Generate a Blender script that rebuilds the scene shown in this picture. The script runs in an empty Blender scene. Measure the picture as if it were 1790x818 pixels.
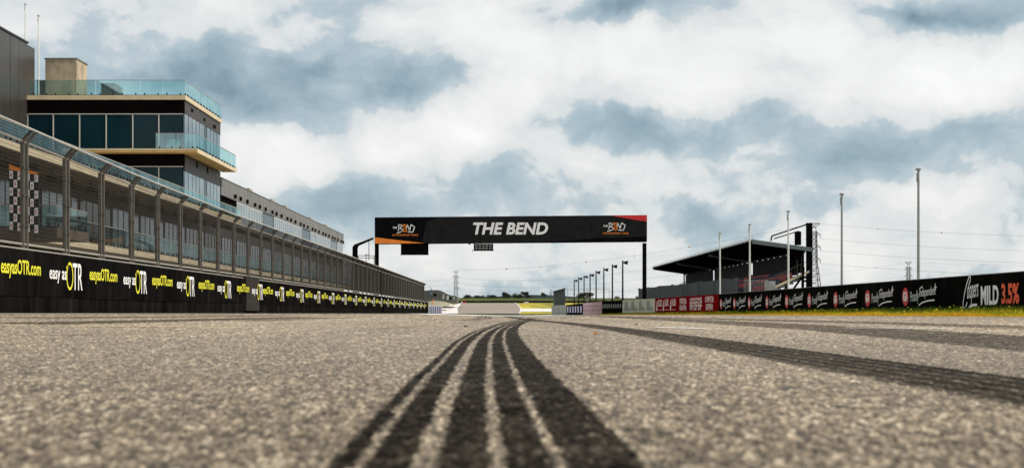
import bpy, bmesh, math, random
import numpy as np
from mathutils import Vector
random.seed(7)
S = bpy.context.scene
COL = S.collection
R = math.radians

# ------------------------------------------------------------------ camera
F = 2486.0; CX = 897.0; HY = 548.0; CZ = 0.2      # focal length in photo pixels, vanishing point, eye height
cam_d = bpy.data.cameras.new('camera'); cam = bpy.data.objects.new('camera', cam_d); COL.objects.link(cam)
cam_d.sensor_width = 36.0; cam_d.lens = 50.0
cam_d.shift_x = -2.0/1790; cam_d.shift_y = 139.0/1790
cam.location = (0, 0, CZ); cam.rotation_euler = (R(90), 0, 0)
cam_d.clip_start = 0.05; cam_d.clip_end = 20000
cam_d.dof.use_dof = True; cam_d.dof.focus_distance = 28.0; cam_d.dof.aperture_fstop = 5.8
S.camera = cam
S.view_settings.view_transform = 'Standard'; S.view_settings.look = 'None'
S.view_settings.exposure = 0.12; S.view_settings.gamma = 1.0
S.view_settings.use_curve_mapping = False

# ------------------------------------------------------------------ node helper
class NT:
    def __init__(s, tree): s.t = tree; s.n = tree.nodes; s.l = tree.links
    def new(s, typ, **kw):
        nd = s.n.new(typ)
        for k, v in kw.items(): setattr(nd, k, v)
        return nd
    def put(s, sock, v):
        if isinstance(v, bpy.types.NodeSocket): s.l.new(v, sock)
        elif v is not None: sock.default_value = v
    def math(s, op, a, b=None, c=None, clamp=False):
        nd = s.new('ShaderNodeMath', operation=op, use_clamp=clamp)
        s.put(nd.inputs[0], a)
        if b is not None: s.put(nd.inputs[1], b)
        if c is not None: s.put(nd.inputs[2], c)
        return nd.outputs[0]
    def noise(s, vec, scale, detail=4, rough=0.5, dist=0.0):
        nd = s.new('ShaderNodeTexNoise')
        if vec is not None: s.put(nd.inputs['Vector'], vec)
        nd.inputs['Scale'].default_value = scale; nd.inputs['Detail'].default_value = detail
        nd.inputs['Roughness'].default_value = rough; nd.inputs['Distortion'].default_value = dist
        return nd
    def mix(s, fac, a, b, blend='MIX'):
        nd = s.new('ShaderNodeMix', data_type='RGBA', blend_type=blend)
        s.put(nd.inputs['Factor'], fac); s.put(nd.inputs['A'], a); s.put(nd.inputs['B'], b)
        return nd.outputs['Result']
    def ramp(s, fac, stops):
        nd = s.new('ShaderNodeValToRGB'); s.put(nd.inputs['Fac'], fac)
        e = nd.color_ramp.elements
        while len(e) < len(stops): e.new(0.5)
        for el, (p, c) in zip(e, stops):
            el.position = p; el.color = (*c, 1) if len(c) == 3 else c
        return nd.outputs['Color']
    def mapping(s, vec, scale):
        nd = s.new('ShaderNodeMapping'); s.put(nd.inputs['Vector'], vec); nd.inputs['Scale'].default_value = scale
        return nd.outputs['Vector']

# ------------------------------------------------------------------ sky and sun
SUN_EL, SUN_AZ = 44.0, 100.0       # azimuth clockwise from +y (the way the camera looks)
W = bpy.data.worlds.new('World'); S.world = W; W.use_nodes = True
w = NT(W.node_tree); w.n.clear()
out = w.new('ShaderNodeOutputWorld'); bg = w.new('ShaderNodeBackground'); w.l.new(bg.outputs[0], out.inputs[0])
sky = w.new('ShaderNodeTexSky', sky_type='NISHITA', sun_disc=False)
sky.sun_elevation = R(SUN_EL); sky.sun_rotation = R(SUN_AZ); sky.dust_density = 1.0; sky.altitude = 50
tc = w.new('ShaderNodeTexCoord'); D = tc.outputs['Generated']
wn1 = w.noise(D, 9.0, 5, 0.6)
wn1b = w.new('ShaderNodeVectorMath', operation='SUBTRACT'); w.l.new(wn1.outputs['Color'], wn1b.inputs[0]); wn1b.inputs[1].default_value = (.5, .5, .5)
wn1c = w.new('ShaderNodeVectorMath', operation='SCALE'); w.l.new(wn1b.outputs[0], wn1c.inputs[0]); wn1c.inputs['Scale'].default_value = 0.065
Dw = w.new('ShaderNodeVectorMath', operation='ADD'); w.l.new(D, Dw.inputs[0]); w.l.new(wn1c.outputs[0], Dw.inputs[1])
sx = w.new('ShaderNodeSeparateXYZ'); w.l.new(Dw.outputs[0], sx.inputs[0])
az = w.math('ARCTAN2', sx.outputs[0], sx.outputs[1])
el = w.math('ARCSINE', w.math('MINIMUM', w.math('MAXIMUM', sx.outputs[2], -1), 1))
def cloud_bank(px, py, rx, ry, rot, amp):
    """one soft cloud bank (amp > 0) or gap of blue (amp < 0) at a direction in the sky"""
    x = (px-CX)/F; z = (HY-py)/F; a0 = math.atan(x); e0 = math.asin(z/math.sqrt(1+x*x+z*z))
    da = w.math('SUBTRACT', az, a0); de = w.math('SUBTRACT', el, e0)
    c, s_ = math.cos(R(rot)), math.sin(R(rot))
    p = w.math('ADD', w.math('MULTIPLY', da, c*F/rx), w.math('MULTIPLY', de, s_*F/rx))
    q = w.math('ADD', w.math('MULTIPLY', da, -s_*F/ry), w.math('MULTIPLY', de, c*F/ry))
    r2 = w.math('ADD', w.math('MULTIPLY', p, p), w.math('MULTIPLY', q, q))
    return w.math('MULTIPLY', w.math('EXPONENT', w.math('MULTIPLY', r2, -1.0)), amp)
BANKS = [(560,130,330,52,-4,-.34),(470,205,210,45,-14,-.26),(720,160,160,36,14,-.24),(1110,15,90,26,0,-.45),(1590,8,90,22,0,-.42),(1740,20,80,20,0,-.30),
 (1080,222,190,30,0,-.20),(1420,240,300,45,0,-.14),(1640,260,170,50,0,-.12),(640,345,200,50,8,-.20),(930,320,130,40,0,-.14),
 (1330,300,130,60,0,-.14),(500,345,120,40,0,-.12),(240,170,200,50,0,-.16),(1250,380,300,25,0,-.05),(960,235,90,40,0,.05),
 (830,215,190,52,16,.26),(480,265,110,60,0,.20),(640,262,120,38,0,.18),(150,50,230,60,0,.20),(900,55,240,55,0,.18),(1230,110,420,62,0,.24),(1650,140,260,60,0,.20),
 (1180,285,110,40,0,.16),(1120,330,120,22,0,.08),(1600,285,34,24,0,.22),(1560,340,120,24,0,.15),(1700,340,100,30,0,.14),(820,420,250,60,0,.05),(1700,420,160,70,0,.07),
 (1480,330,330,70,0,-.08),(1050,400,380,40,0,-.02),(1560,440,300,50,0,-.03),(530,235,70,22,0,.12),(1150,130,60,12,0,.10)]
acc = None
for b_ in BANKS:
    v = cloud_bank(*b_); acc = v if acc is None else w.math('ADD', acc, v)
Dm = w.mapping(Dw.outputs[0], (1, 1, 1.7))
nb = w.noise(Dm, 7.0, 6, 0.62)
ns = w.noise(Dm, 22.0, 5, 0.66)
vo = w.new('ShaderNodeTexVoronoi', feature='F1'); w.l.new(Dm, vo.inputs['Vector']); vo.inputs['Scale'].default_value = 11.0
vo.inputs['Detail'].default_value = 3.0; vo.inputs['Roughness'].default_value = .55
tot = w.math('ADD', w.math('ADD', acc, 0.645), w.math('MULTIPLY', w.math('SUBTRACT', nb.outputs['Fac'], .5), .42))
tot = w.math('ADD', tot, w.math('MULTIPLY', w.math('SUBTRACT', ns.outputs['Fac'], .5), .42))
tot = w.math('ADD', tot, w.math('MULTIPLY', w.math('SUBTRACT', .78, vo.outputs['Distance']), .34), clamp=True)
cl = w.ramp(tot, [(0.0, (.15,.22,.29)), (.2, (.27,.37,.44)), (.38, (.39,.49,.55)), (.475, (.49,.57,.61)), (.535, (.67,.70,.71)), (.70, (.81,.81,.80)), (1.0, (.93,.93,.92))])
skys = w.new('ShaderNodeVectorMath', operation='SCALE'); w.l.new(sky.outputs[0], skys.inputs[0]); skys.inputs['Scale'].default_value = 1.0
cls = w.new('ShaderNodeVectorMath', operation='SCALE'); w.l.new(cl, cls.inputs[0]); cls.inputs['Scale'].default_value = 10.0
fin = w.mix(0.93, skys.outputs[0], cls.outputs[0])     # broken cloud in front of the blue
w.l.new(fin, bg.inputs[0]); bg.inputs[1].default_value = 0.1
W.cycles.sampling_method = 'MANUAL'; W.cycles.sample_map_resolution = 512

sd = bpy.data.lights.new('sun', 'SUN'); sun = bpy.data.objects.new('sun', sd); COL.objects.link(sun)
sd.energy = 3.7; sd.angle = R(1.5); sd.color = (1, .91, .77)
a, e = R(SUN_AZ), R(SUN_EL)
sdir = Vector((math.sin(a)*math.cos(e), math.cos(a)*math.cos(e), math.sin(e)))
sun.rotation_euler = (-sdir).to_track_quat('-Z', 'Y').to_euler()

# ------------------------------------------------------------------ materials
def mat(name, col, rough=.6, metal=0.0, var=.25, vscale=3.0, bump=0.0, bscale=40., spec=.5, stretch=(1,1,1), col2=None, dirt=0.0):
    m = bpy.data.materials.new(name); m.use_nodes = True
    t = NT(m.node_tree); p = t.n['Principled BSDF']
    p.inputs['Roughness'].default_value = rough; p.inputs['Metallic'].default_value = metal
    p.inputs['Specular IOR Level'].default_value = spec
    g = t.new('ShaderNodeNewGeometry').outputs['Position']
    v = t.mapping(g, stretch)
    n = t.noise(v, vscale, 6, .6).outputs['Fac']
    c1 = tuple(c*(1-var) for c in col); c2 = tuple(min(1, c*(1+var)) for c in (col2 or col))
    c = t.ramp(n, [(.3, c1), (.7, c2)])
    if dirt:
        dn = t.noise(t.mapping(g, (1, 1, .25)), 2.3, 8, .7).outputs['Fac']
        f = t.math('MULTIPLY', t.math('SMOOTH_MIN', t.math('MAXIMUM', t.math('MULTIPLY', t.math('SUBTRACT', dn, .5), 5), 0), 1, .1), dirt)
        c = t.mix(f, c, (.16, .14, .11, 1))
    t.l.new(c, p.inputs['Base Color'])
    if bump:
        bn = t.noise(g, bscale, 4, .6).outputs['Fac']
        bp = t.new('ShaderNodeBump'); bp.inputs['Strength'].default_value = bump; bp.inputs['Distance'].default_value = .02
        t.l.new(bn, bp.inputs['Height']); t.l.new(bp.outputs[0], p.inputs['Normal'])
    return m
def glassmat(name, tint, refl=.22, rough=.03):
    m = bpy.data.materials.new(name); m.use_nodes = True
    t = NT(m.node_tree); t.n.clear(); o = t.new('ShaderNodeOutputMaterial')
    tr = t.new('ShaderNodeBsdfTransparent'); tr.inputs[0].default_value = (*tint, 1)
    gl = t.new('ShaderNodeBsdfGlossy'); gl.inputs['Roughness'].default_value = rough; gl.inputs[0].default_value = (.80, .95, .95, 1)
    n = t.noise(t.new('ShaderNodeNewGeometry').outputs['Position'], .7, 3).outputs['Fac']
    mx = t.new('ShaderNodeMixShader'); t.l.new(t.math('MULTIPLY', n, refl*2), mx.inputs[0])
    t.l.new(tr.outputs[0], mx.inputs[1]); t.l.new(gl.outputs[0], mx.inputs[2]); t.l.new(mx.outputs[0], o.inputs[0])
    return m
M = {}
M['steel'] = mat('galvanised_steel', (.085,.076,.064), .75, 0, .25, 6)
M['wire'] = mat('fence_wire', (.040,.036,.031), .8, 0, .1, spec=.2)
M['rail'] = mat('bright_rail', (.34,.32,.29), .45, .3, .15)
M['banner'] = mat('black_banner_vinyl', (.006,.006,.006), .5, 0, .5, .8, .05, 9, spec=0, stretch=(1,1,.4), dirt=.05)
M['bannerbase'] = mat('black_wall_base', (.008,.0075,.007), .9, 0, .6, 1.5, spec=0, stretch=(1,1,.25), dirt=.06)
M['gatep'] = mat('dark_gate_panel', (.024,.021,.019), .8, 0, .3, 2, spec=.1)
M['yellow'] = mat('yellow_print', (.72,.70,.02), .5, var=.08)
M['white'] = mat('white_print', (.86,.86,.88), .5, var=.08)
M['greywhite'] = mat('pale_grey_print', (.55,.62,.62), .5, var=.2, vscale=8)
M['orange'] = mat('orange_print', (.88,.24,.015), .5, var=.1)
M['redorange'] = mat('red_orange_print', (.9,.10,.02), .5, var=.1)
M['red'] = mat('red_print', (.62,.012,.015), .5, var=.1)
M['black'] = mat('black_paint', (.006,.006,.007), .7, 0, .3, spec=.0)
M['charcoal'] = mat('charcoal_print', (.017,.017,.018), .6, 0, .3, 2, spec=.03)
M['clad'] = mat('dark_metal_cladding', (.055,.052,.051), .38, .35, .22, .6, stretch=(1,1,.5))
M['cladbrown'] = mat('brown_metal_cladding', (.045,.036,.031), .5, .3, .2, .8)
M['cladgrey'] = mat('grey_metal_cladding', (.17,.165,.155), .45, .3, .2, .7, stretch=(1,1,.4))
M['darkwall'] = mat('near_black_cladding', (.006,.005,.005), .7, .0, .3, .6, spec=.0)
M['cream'] = mat('cream_concrete', (.58,.49,.34), .7, 0, .12, 1.4)
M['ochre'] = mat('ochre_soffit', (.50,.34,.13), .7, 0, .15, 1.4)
M['soffit'] = mat('shaded_brown_soffit', (.085,.060,.032), .8, 0, .5, .8)  # brown darkened further, shade under the slab put into the colour
M['toprail'] = mat('bright_top_rail', (.46,.44,.41), .5, .2, .2)  # paler than the other rails, sky highlight painted into the colour
M['concrete'] = mat('raw_concrete', (.36,.30,.215), .85, 0, .35, 1.6, .3, 12, stretch=(1,1,.5))
M['plant'] = mat('dark_plant_room', (.04,.05,.05), .6, 0, .3)
M['garage'] = mat('garage_front', (.085,.062,.042), .8, 0, .6, .5)
M['darkglass'] = mat('dark_teal_glass', (.002,.022,.032), .10, 0, .35, .35, spec=.22)
M['skyglass'] = mat('pale_reflecting_glass', (.20,.27,.31), .10, .55, .4, .5)
M['greyglass'] = mat('dim_window_glass', (.17,.21,.24), .15, .5, .5, .9)
M['frame'] = mat('pale_window_frame', (.55,.55,.54), .5, .1, .1)
M['darkframe'] = mat('dark_window_frame', (.02,.02,.02), .5, .1, .1)
M['balglass'] = glassmat('teal_balustrade_glass', (.76,.92,.915), .20)
M['dimglass'] = glassmat('dim_balustrade_glass', (.60,.72,.72), .22)
M['whitepole'] = mat('white_painted_pole', (.72,.71,.69), .45, 0, .08)
M['greypole'] = mat('grey_painted_pole', (.36,.36,.36), .5, .2, .15)
M['darkpole'] = mat('dark_pole', (.014,.014,.015), .7, .0, .15, spec=.1)
M['pylon'] = mat('pylon_steel', (.12,.12,.125), .6, .3, .15)
M['maroon'] = mat('maroon_banner', (.20,.004,.008), .7, 0, .15, 1, spec=.0)
M['palebanner'] = mat('pale_banner', (.52,.53,.44), .6, 0, .08, 1, dirt=.1)
M['pink'] = mat('pink_banner', (.50,.30,.32), .6, 0, .15, 2, dirt=.1)
M['greyconc'] = mat('grey_barrier', (.26,.27,.24), .8, 0, .2, 1, dirt=.2)
M['mauve'] = mat('mauve_print', (.24,.10,.18), .6, var=.3)
M['palelilac'] = mat('pale_lilac_print', (.42,.42,.55), .6, var=.2)
M['greymark'] = mat('grey_print', (.22,.24,.22), .6, var=.3)
M['blue'] = mat('blue_print', (.05,.05,.30), .6, var=.2)
M['pinkprint'] = mat('faded_white_print', (.74,.58,.57), .6, var=.3, vscale=9)
M['corr'] = mat('corrugated_grey_steel', (.06,.068,.07), .6, .2, .75, 1.3, stretch=(1,1,.05))
M['roof'] = mat('dark_roof_sheet', (.007,.008,.009), .8, .0, .3, spec=.0)
M['fascia'] = mat('grey_blue_beam', (.13,.155,.17), .5, .2, .1)
M['backwall'] = mat('dark_back_screen', (.016,.014,.013), .9, 0, .8, 2.5, stretch=(1,1,.1))
M['seatred'] = mat('red_seat', (.40,.010,.010), .6, var=.15)
M['seatblue'] = mat('blue_seat', (.008,.028,.08), .7, var=.15)
M['shed'] = mat('grey_shed_steel', (.10,.11,.105), .6, .2, .15, stretch=(4,4,.1))
M['farwall'] = mat('olive_clad_wall', (.105,.11,.09), .7, 0, .15)
M['tyre'] = mat('black_tyre_rubber', (.010,.010,.009), .8, 0, .5, 3, spec=.3)
M['leafd'] = mat('dark_foliage', (.022,.032,.014), .8, 0, .45, .5)
M['trunk'] = mat('bark', (.06,.05,.04), .9)
M['ball_r'] = mat('orange_marker', (.6,.25,.04), .5); M['ball_w'] = mat('white_marker', (.75,.75,.75), .5)
M['brownleaf'] = mat('dry_leaf', (.46,.20,.05), .7, 0, .35, 60)
M['stone'] = mat('dark_rubber_crumb', (.012,.012,.012), .8)
M['whiteline'] = mat('white_road_paint', (.80,.80,.78), .7, 0, .18, 5)
M['yellowline'] = mat('faded_yellow_road_paint', (.62,.50,.25), .7, 0, .2, 6)
M['palepave'] = mat('white_concrete_apron', (.66,.63,.62), .8, 0, .08, .2)
M['farroad'] = mat('far_grey_asphalt', (.25,.212,.178), .9, 0, .12, .12)
M['midroad'] = mat('grey_service_road', (.24,.24,.24), .9, 0, .12, .2)
M['drygrass'] = mat('yellow_flowering_grass', (.13,.14,.008), .95, 0, .4, .22, col2=(.46,.36,.01), stretch=(1,.3,1))
M['sand'] = mat('pale_sand_mound', (.62,.56,.42), .9, 0, .1, .4)
M['hill'] = mat('distant_hill', (.07,.10,.11), 1, 0, .3, .01)
M['soil'] = mat('gutter_dirt', (.22,.18,.12), .95, 0, .3, 4)

def grassmat(name, c1, c2, scale):
    return mat(name, c1, .95, 0, .3, scale, col2=c2, spec=.1)
M['verge'] = grassmat('verge_soil_grass', (.20,.15,.02), (.42,.27,.03), 2.5)
M['field'] = grassmat('field_grass', (.028,.045,.012), (.075,.085,.018), .05)

def make_blade():
    m = bpy.data.materials.new('grass_blades'); m.use_nodes = True
    t = NT(m.node_tree); p = t.n['Principled BSDF']; p.inputs['Roughness'].default_value = .8; p.inputs['Specular IOR Level'].default_value = .15
    a_ = t.new('ShaderNodeAttribute', attribute_name='tone')
    c = t.ramp(a_.outputs['Fac'], [(0, (.05,.10,.01)), (.35, (.20,.26,.015)), (.62, (.52,.44,.02)), (1, (.66,.34,.03))])
    t.l.new(c, p.inputs['Base Color']); return m
M['blade'] = make_blade()
M['flower'] = mat('dandelion_petals', (.80,.66,.02), .7, var=.1)

def make_asphalt():
    m = bpy.data.materials.new('aged_track_asphalt'); m.use_nodes = True
    t = NT(m.node_tree); p = t.n['Principled BSDF']
    a_ = t.new('ShaderNodeAttribute', attribute_name='surf')
    sp = t.new('ShaderNodeSeparateColor'); t.l.new(a_.outputs['Color'], sp.inputs[0])
    mark, grain, broad = sp.outputs[0], sp.outputs[1], sp.outputs[2]
    c = t.ramp(grain, [(0.02, (.050,.043,.036)), (.33, (.150,.114,.076)), (.60, (.325,.252,.170)), (.82, (.58,.46,.32)), (.93, (.95,.80,.60))])
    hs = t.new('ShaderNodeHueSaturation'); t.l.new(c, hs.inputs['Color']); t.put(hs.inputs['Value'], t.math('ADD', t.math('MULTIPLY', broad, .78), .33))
    rub = t.ramp(grain, [(.1, (.003,.0026,.0024)), (.8, (.014,.012,.0105)), (1, (.04,.033,.03))])
    cc = t.mix(mark, hs.outputs[0], rub)
    t.l.new(cc, p.inputs['Base Color'])
    t.put(p.inputs['Roughness'], t.math('SUBTRACT', t.math('ADD', .62, t.math('MULTIPLY', mark, .25)), t.math('MULTIPLY', t.math('GREATER_THAN', grain, .965), .42)))
    t.put(p.inputs['Specular IOR Level'], t.math('SUBTRACT', .42, t.math('MULTIPLY', mark, .42)))
    return m
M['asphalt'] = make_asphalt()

# ------------------------------------------------------------------ object helpers
def tag(o, label=None, cat=None, group=None, kind=None):
    if label: o['label'] = label
    if cat: o['category'] = cat
    if group: o['group'] = group
    if kind: o['kind'] = kind
    return o
def empty(name, loc, label=None, cat=None, group=None):
    o = bpy.data.objects.new(name, None); COL.objects.link(o); o.location = loc; o.empty_display_size = .3
    return tag(o, label, cat, group)
class MB:
    """collects shapes in world coordinates and links them as ONE mesh object"""
    def __init__(s): s.v = []; s.f = []; s.m = []; s.cur = 0
    def add(s, vs, fs):
        b = len(s.v); s.v.extend([tuple(v) for v in vs]); s.f.extend([tuple(i+b for i in f) for f in fs]); s.m.extend([s.cur]*len(fs)); return s
    def box(s, x0, x1, y0, y1, z0, z1):
        if x0 > x1: x0, x1 = x1, x0
        if y0 > y1: y0, y1 = y1, y0
        return s.add([(x0,y0,z0),(x1,y0,z0),(x1,y1,z0),(x0,y1,z0),(x0,y0,z1),(x1,y0,z1),(x1,y1,z1),(x0,y1,z1)],
                     [(0,3,2,1),(4,5,6,7),(0,1,5,4),(1,2,6,5),(2,3,7,6),(3,0,4,7)])
    def bar(s, p, q, r, r2=None, n=4):
        p, q = Vector(p), Vector(q); d = (q-p).normalized()
        u = d.cross(Vector((0,0,1)));
        if u.length < .01: u = Vector((1,0,0))
        u.normalize(); v = d.cross(u).normalized(); r2 = r if r2 is None else r2
        vs = []
        off = math.pi/4 if n == 4 else 0
        for c, rr in ((p, r), (q, r2)):
            for k in range(n):
                a = off+2*math.pi*k/n; vs.append(c+u*math.cos(a)*rr+v*math.sin(a)*rr)
        fs = [(k, (k+1) % n, n+(k+1) % n, n+k) for k in range(n)]+[tuple(range(n))[::-1], tuple(range(n, 2*n))]
        return s.add(vs, fs)
    def prism(s, pts, y0, y1):      # outline in (x,z), pushed along y
        n = len(pts); vs = [(x, y0, z) for x, z in pts]+[(x, y1, z) for x, z in pts]
        return s.add(vs, [tuple(range(n)), tuple(range(n, 2*n))[::-1]]+[((k+1) % n, k, n+k, n+(k+1) % n) for k in range(n)])
    def poly(s, pts): return s.add(pts, [tuple(range(len(pts)))])
    def ball(s, c, r, sz=1.0):
        n, k = 8, 5; vs = []; fs = []
        for i in range(k+1):
            th = math.pi*i/k
            for j in range(n):
                ph = 2*math.pi*j/n; vs.append((c[0]+r*math.sin(th)*math.cos(ph), c[1]+r*math.sin(th)*math.sin(ph), c[2]+r*sz*math.cos(th)))
        for i in range(k):
            for j in range(n): fs.append((i*n+j, (i+1)*n+j, (i+1)*n+(j+1) % n, i*n+(j+1) % n))
        return s.add(vs, fs)
    def build(s, name, mats, parent=None, smooth=False, bevel=0):
        me = bpy.data.meshes.new(name); me.from_pydata(s.v, [], s.f); me.update()
        if not isinstance(mats, (list, tuple)): mats = [mats]
        for m in mats: me.materials.append(M[m] if isinstance(m, str) else m)
        if len(mats) > 1: me.polygons.foreach_set('material_index', s.m)
        if smooth: me.polygons.foreach_set('use_smooth', [True]*len(me.polygons))
        o = bpy.data.objects.new(name, me); COL.objects.link(o)
        if parent is not None:
            o.parent = parent
            o.matrix_parent_inverse = abs_loc(parent).inverted()
        if bevel:
            b = o.modifiers.new('bevel', 'BEVEL'); b.width = bevel; b.segments = 2; b.limit_method = 'ANGLE'
        return o
from mathutils import Matrix
def abs_loc(p):
    m = Matrix.Translation(p.location)
    return m if p.parent is None else Matrix.Translation((0,0,0))  # parts are unmoved meshes: identity
def children(o): return [c for c in list(COL.objects) if c.parent == o]
def copy_tree(o, parent=None):
    ch = children(o); c = o.copy(); COL.objects.link(c); inv = o.matrix_parent_inverse.copy()
    if parent is not None: c.parent = parent; c.matrix_parent_inverse = inv
    for k in ch: copy_tree(k, c)
    return c

_tc = {}
def glyphs(body, bold=0.0, shear=0.0):
    k = (body, bold, shear)
    if k not in _tc:
        cu = bpy.data.curves.new('t', 'FONT'); cu.body = body; cu.offset = bold; cu.shear = shear; cu.resolution_u = 4
        ob = bpy.data.objects.new('t', cu); COL.objects.link(ob)
        me = bpy.data.meshes.new_from_object(ob)
        v = np.array([tuple(p.co)[:2] for p in me.vertices]); f = [tuple(p.vertices) for p in me.polygons]
        mn, mx = v.min(0), v.max(0); v = (v-mn)/(mx-mn)
        bpy.data.objects.remove(ob); bpy.data.curves.remove(cu); bpy.data.meshes.remove(me)
        _tc[k] = (v, f)
    return _tc[k]
def put_text(mb, body, O, U, V, rect, bold=0., shear=0., rise=0.):
    """letters fitted into rect (u0,v0,u1,v1) on the plane O + u U + v V"""
    v, f = glyphs(body, bold, shear); O, U, V = Vector(O), Vector(U), Vector(V)
    u0, v0, u1, v1 = rect
    mb.add([O+U*(u0+(u1-u0)*a)+V*(v0+(v1-v0)*b+rise*a) for a, b in v], f)
def put_poly(mb, O, U, V, pts):
    O, U, V = Vector(O), Vector(U), Vector(V); mb.poly([O+U*a+V*b for a, b in pts])
def stroke(mb, O, U, V, pts, wd):
    O, U, V = Vector(O), Vector(U), Vector(V)
    for k in range(len(pts)-1):
        (a0, b0), (a1, b1) = pts[k], pts[k+1]; L = math.hypot(a1-a0, b1-b0) or 1
        nx, ny = -(b1-b0)/L*wd/2, (a1-a0)/L*wd/2; ex, ey = (a1-a0)/L*wd*.3, (b1-b0)/L*wd*.3
        q = [(a0+nx-ex, b0+ny-ey), (a0-nx-ex, b0-ny-ey), (a1-nx+ex, b1-ny+ey), (a1+nx+ex, b1+ny+ey)]
        off = .0006*k
        N = U.cross(V)*off
        mb.poly([O+U*a+V*b+N for a, b in q])
def ellipse(mb, O, U, V, cx, cy, rx, ry, n=20, ring=None):
    O, U, V = Vector(O), Vector(U), Vector(V)
    P = lambda k, a, b: O+U*(cx+a*math.cos(2*math.pi*k/n))+V*(cy+b*math.sin(2*math.pi*k/n))
    if ring is None: mb.poly([P(k, rx, ry) for k in range(n)])
    else:
        vs = [P(k, rx, ry) for k in range(n)]+[P(k, rx-ring, ry-ring*1.1) for k in range(n)]
        mb.add(vs, [(k, (k+1) % n, n+(k+1) % n, n+k) for k in range(n)])

# ------------------------------------------------------------------ terrain
BY = [-400, 150, 178, 230, 300, 330, 400, 420, 440, 470, 520, 600, 700, 900, 1500, 20000]
BZ = [0, 0, -.10, -1.5, -1.0, .07, 3.1, 3.32, 4.05, 5.3, 5.3, 4.3, 2.8, 1, 0, 0]
def cross_(x):
    x = np.asarray(x, float)
    left = np.clip((-x-2)/7.5, 0, 1)*.20
    right = np.clip((x-2)/6.9, 0, 1)*.13+np.clip((x-8.9)/1.6, 0, 1)*.12
    return left+right
def gz(x, y):
    fade = np.clip((230-np.asarray(y, float))/60, 0, 1)
    return np.interp(y, BY, BZ)+cross_(x)*fade
def G(px, py):
    """where the line of sight through that spot of the photo meets the near track"""
    u = (px-CX)/F; k = (HY-py)/F; d = .2/max(1e-4, -k) if k < 0 else 200.
    for _ in range(60):
        z = float(gz(u*d, min(d, 149))); nd = (z-CZ)/k if abs(k) > 1e-6 else 150
        if nd < 0: nd = 150
        d = d*.6+min(nd, 150)*.4
    return u*d, d
def Ffar(px, py, off):
    d = float(np.interp(-py, [-549, -530, -529, -526, -520], [330, 400, 420, 440, 470])); x = (px-CX)/F*d
    return (x, d, float(gz(x, d))+off)

xs = np.unique(np.concatenate([-np.geomspace(12, 6000, 26), np.linspace(-11.5, 12, 48), np.geomspace(12.5, 6000, 26)]))
ys = np.unique(np.concatenate([[-400, -100, -30], np.linspace(-5, 150, 63), np.array(BY[2:-1], float), np.linspace(180, 470, 59), np.geomspace(480, 12000, 30)]))
X, Y = np.meshgrid(xs, ys); Z = gz(X, Y)-.035*((X > -11) & (X < 8.7) & (Y < 172))
mb = MB(); nx, ny = len(xs), len(ys)
mb.add(np.stack([X.ravel(), Y.ravel(), Z.ravel()], 1).tolist(), [(j*nx+i, j*nx+i+1, (j+1)*nx+i+1, (j+1)*nx+i) for j in range(ny-1) for i in range(nx-1)])
tag(mb.build('ground', 'field', smooth=True), kind='structure')

# value noise
def vnoise(x, y, s, seed):
    x = x/s; y = y/s; xi = np.floor(x).astype(np.int64); yi = np.floor(y).astype(np.int64); fx = x-xi; fy = y-yi
    fx = fx*fx*(3-2*fx); fy = fy*fy*(3-2*fy)
    def h(a, b):
        n = (a*374761393+b*668265263+seed*1442695041) & 0xffffffff
        n = ((n ^ (n >> 13))*1274126177) & 0xffffffff
        n = ((n ^ (n >> 16))*2246822519) & 0xffffffff
        return ((n ^ (n >> 15)) & 0xffff)/65535.
    return (h(xi, yi)*(1-fx)+h(xi+1, yi)*fx)*(1-fy)+(h(xi, yi+1)*(1-fx)+h(xi+1, yi+1)*fx)*fy

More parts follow.
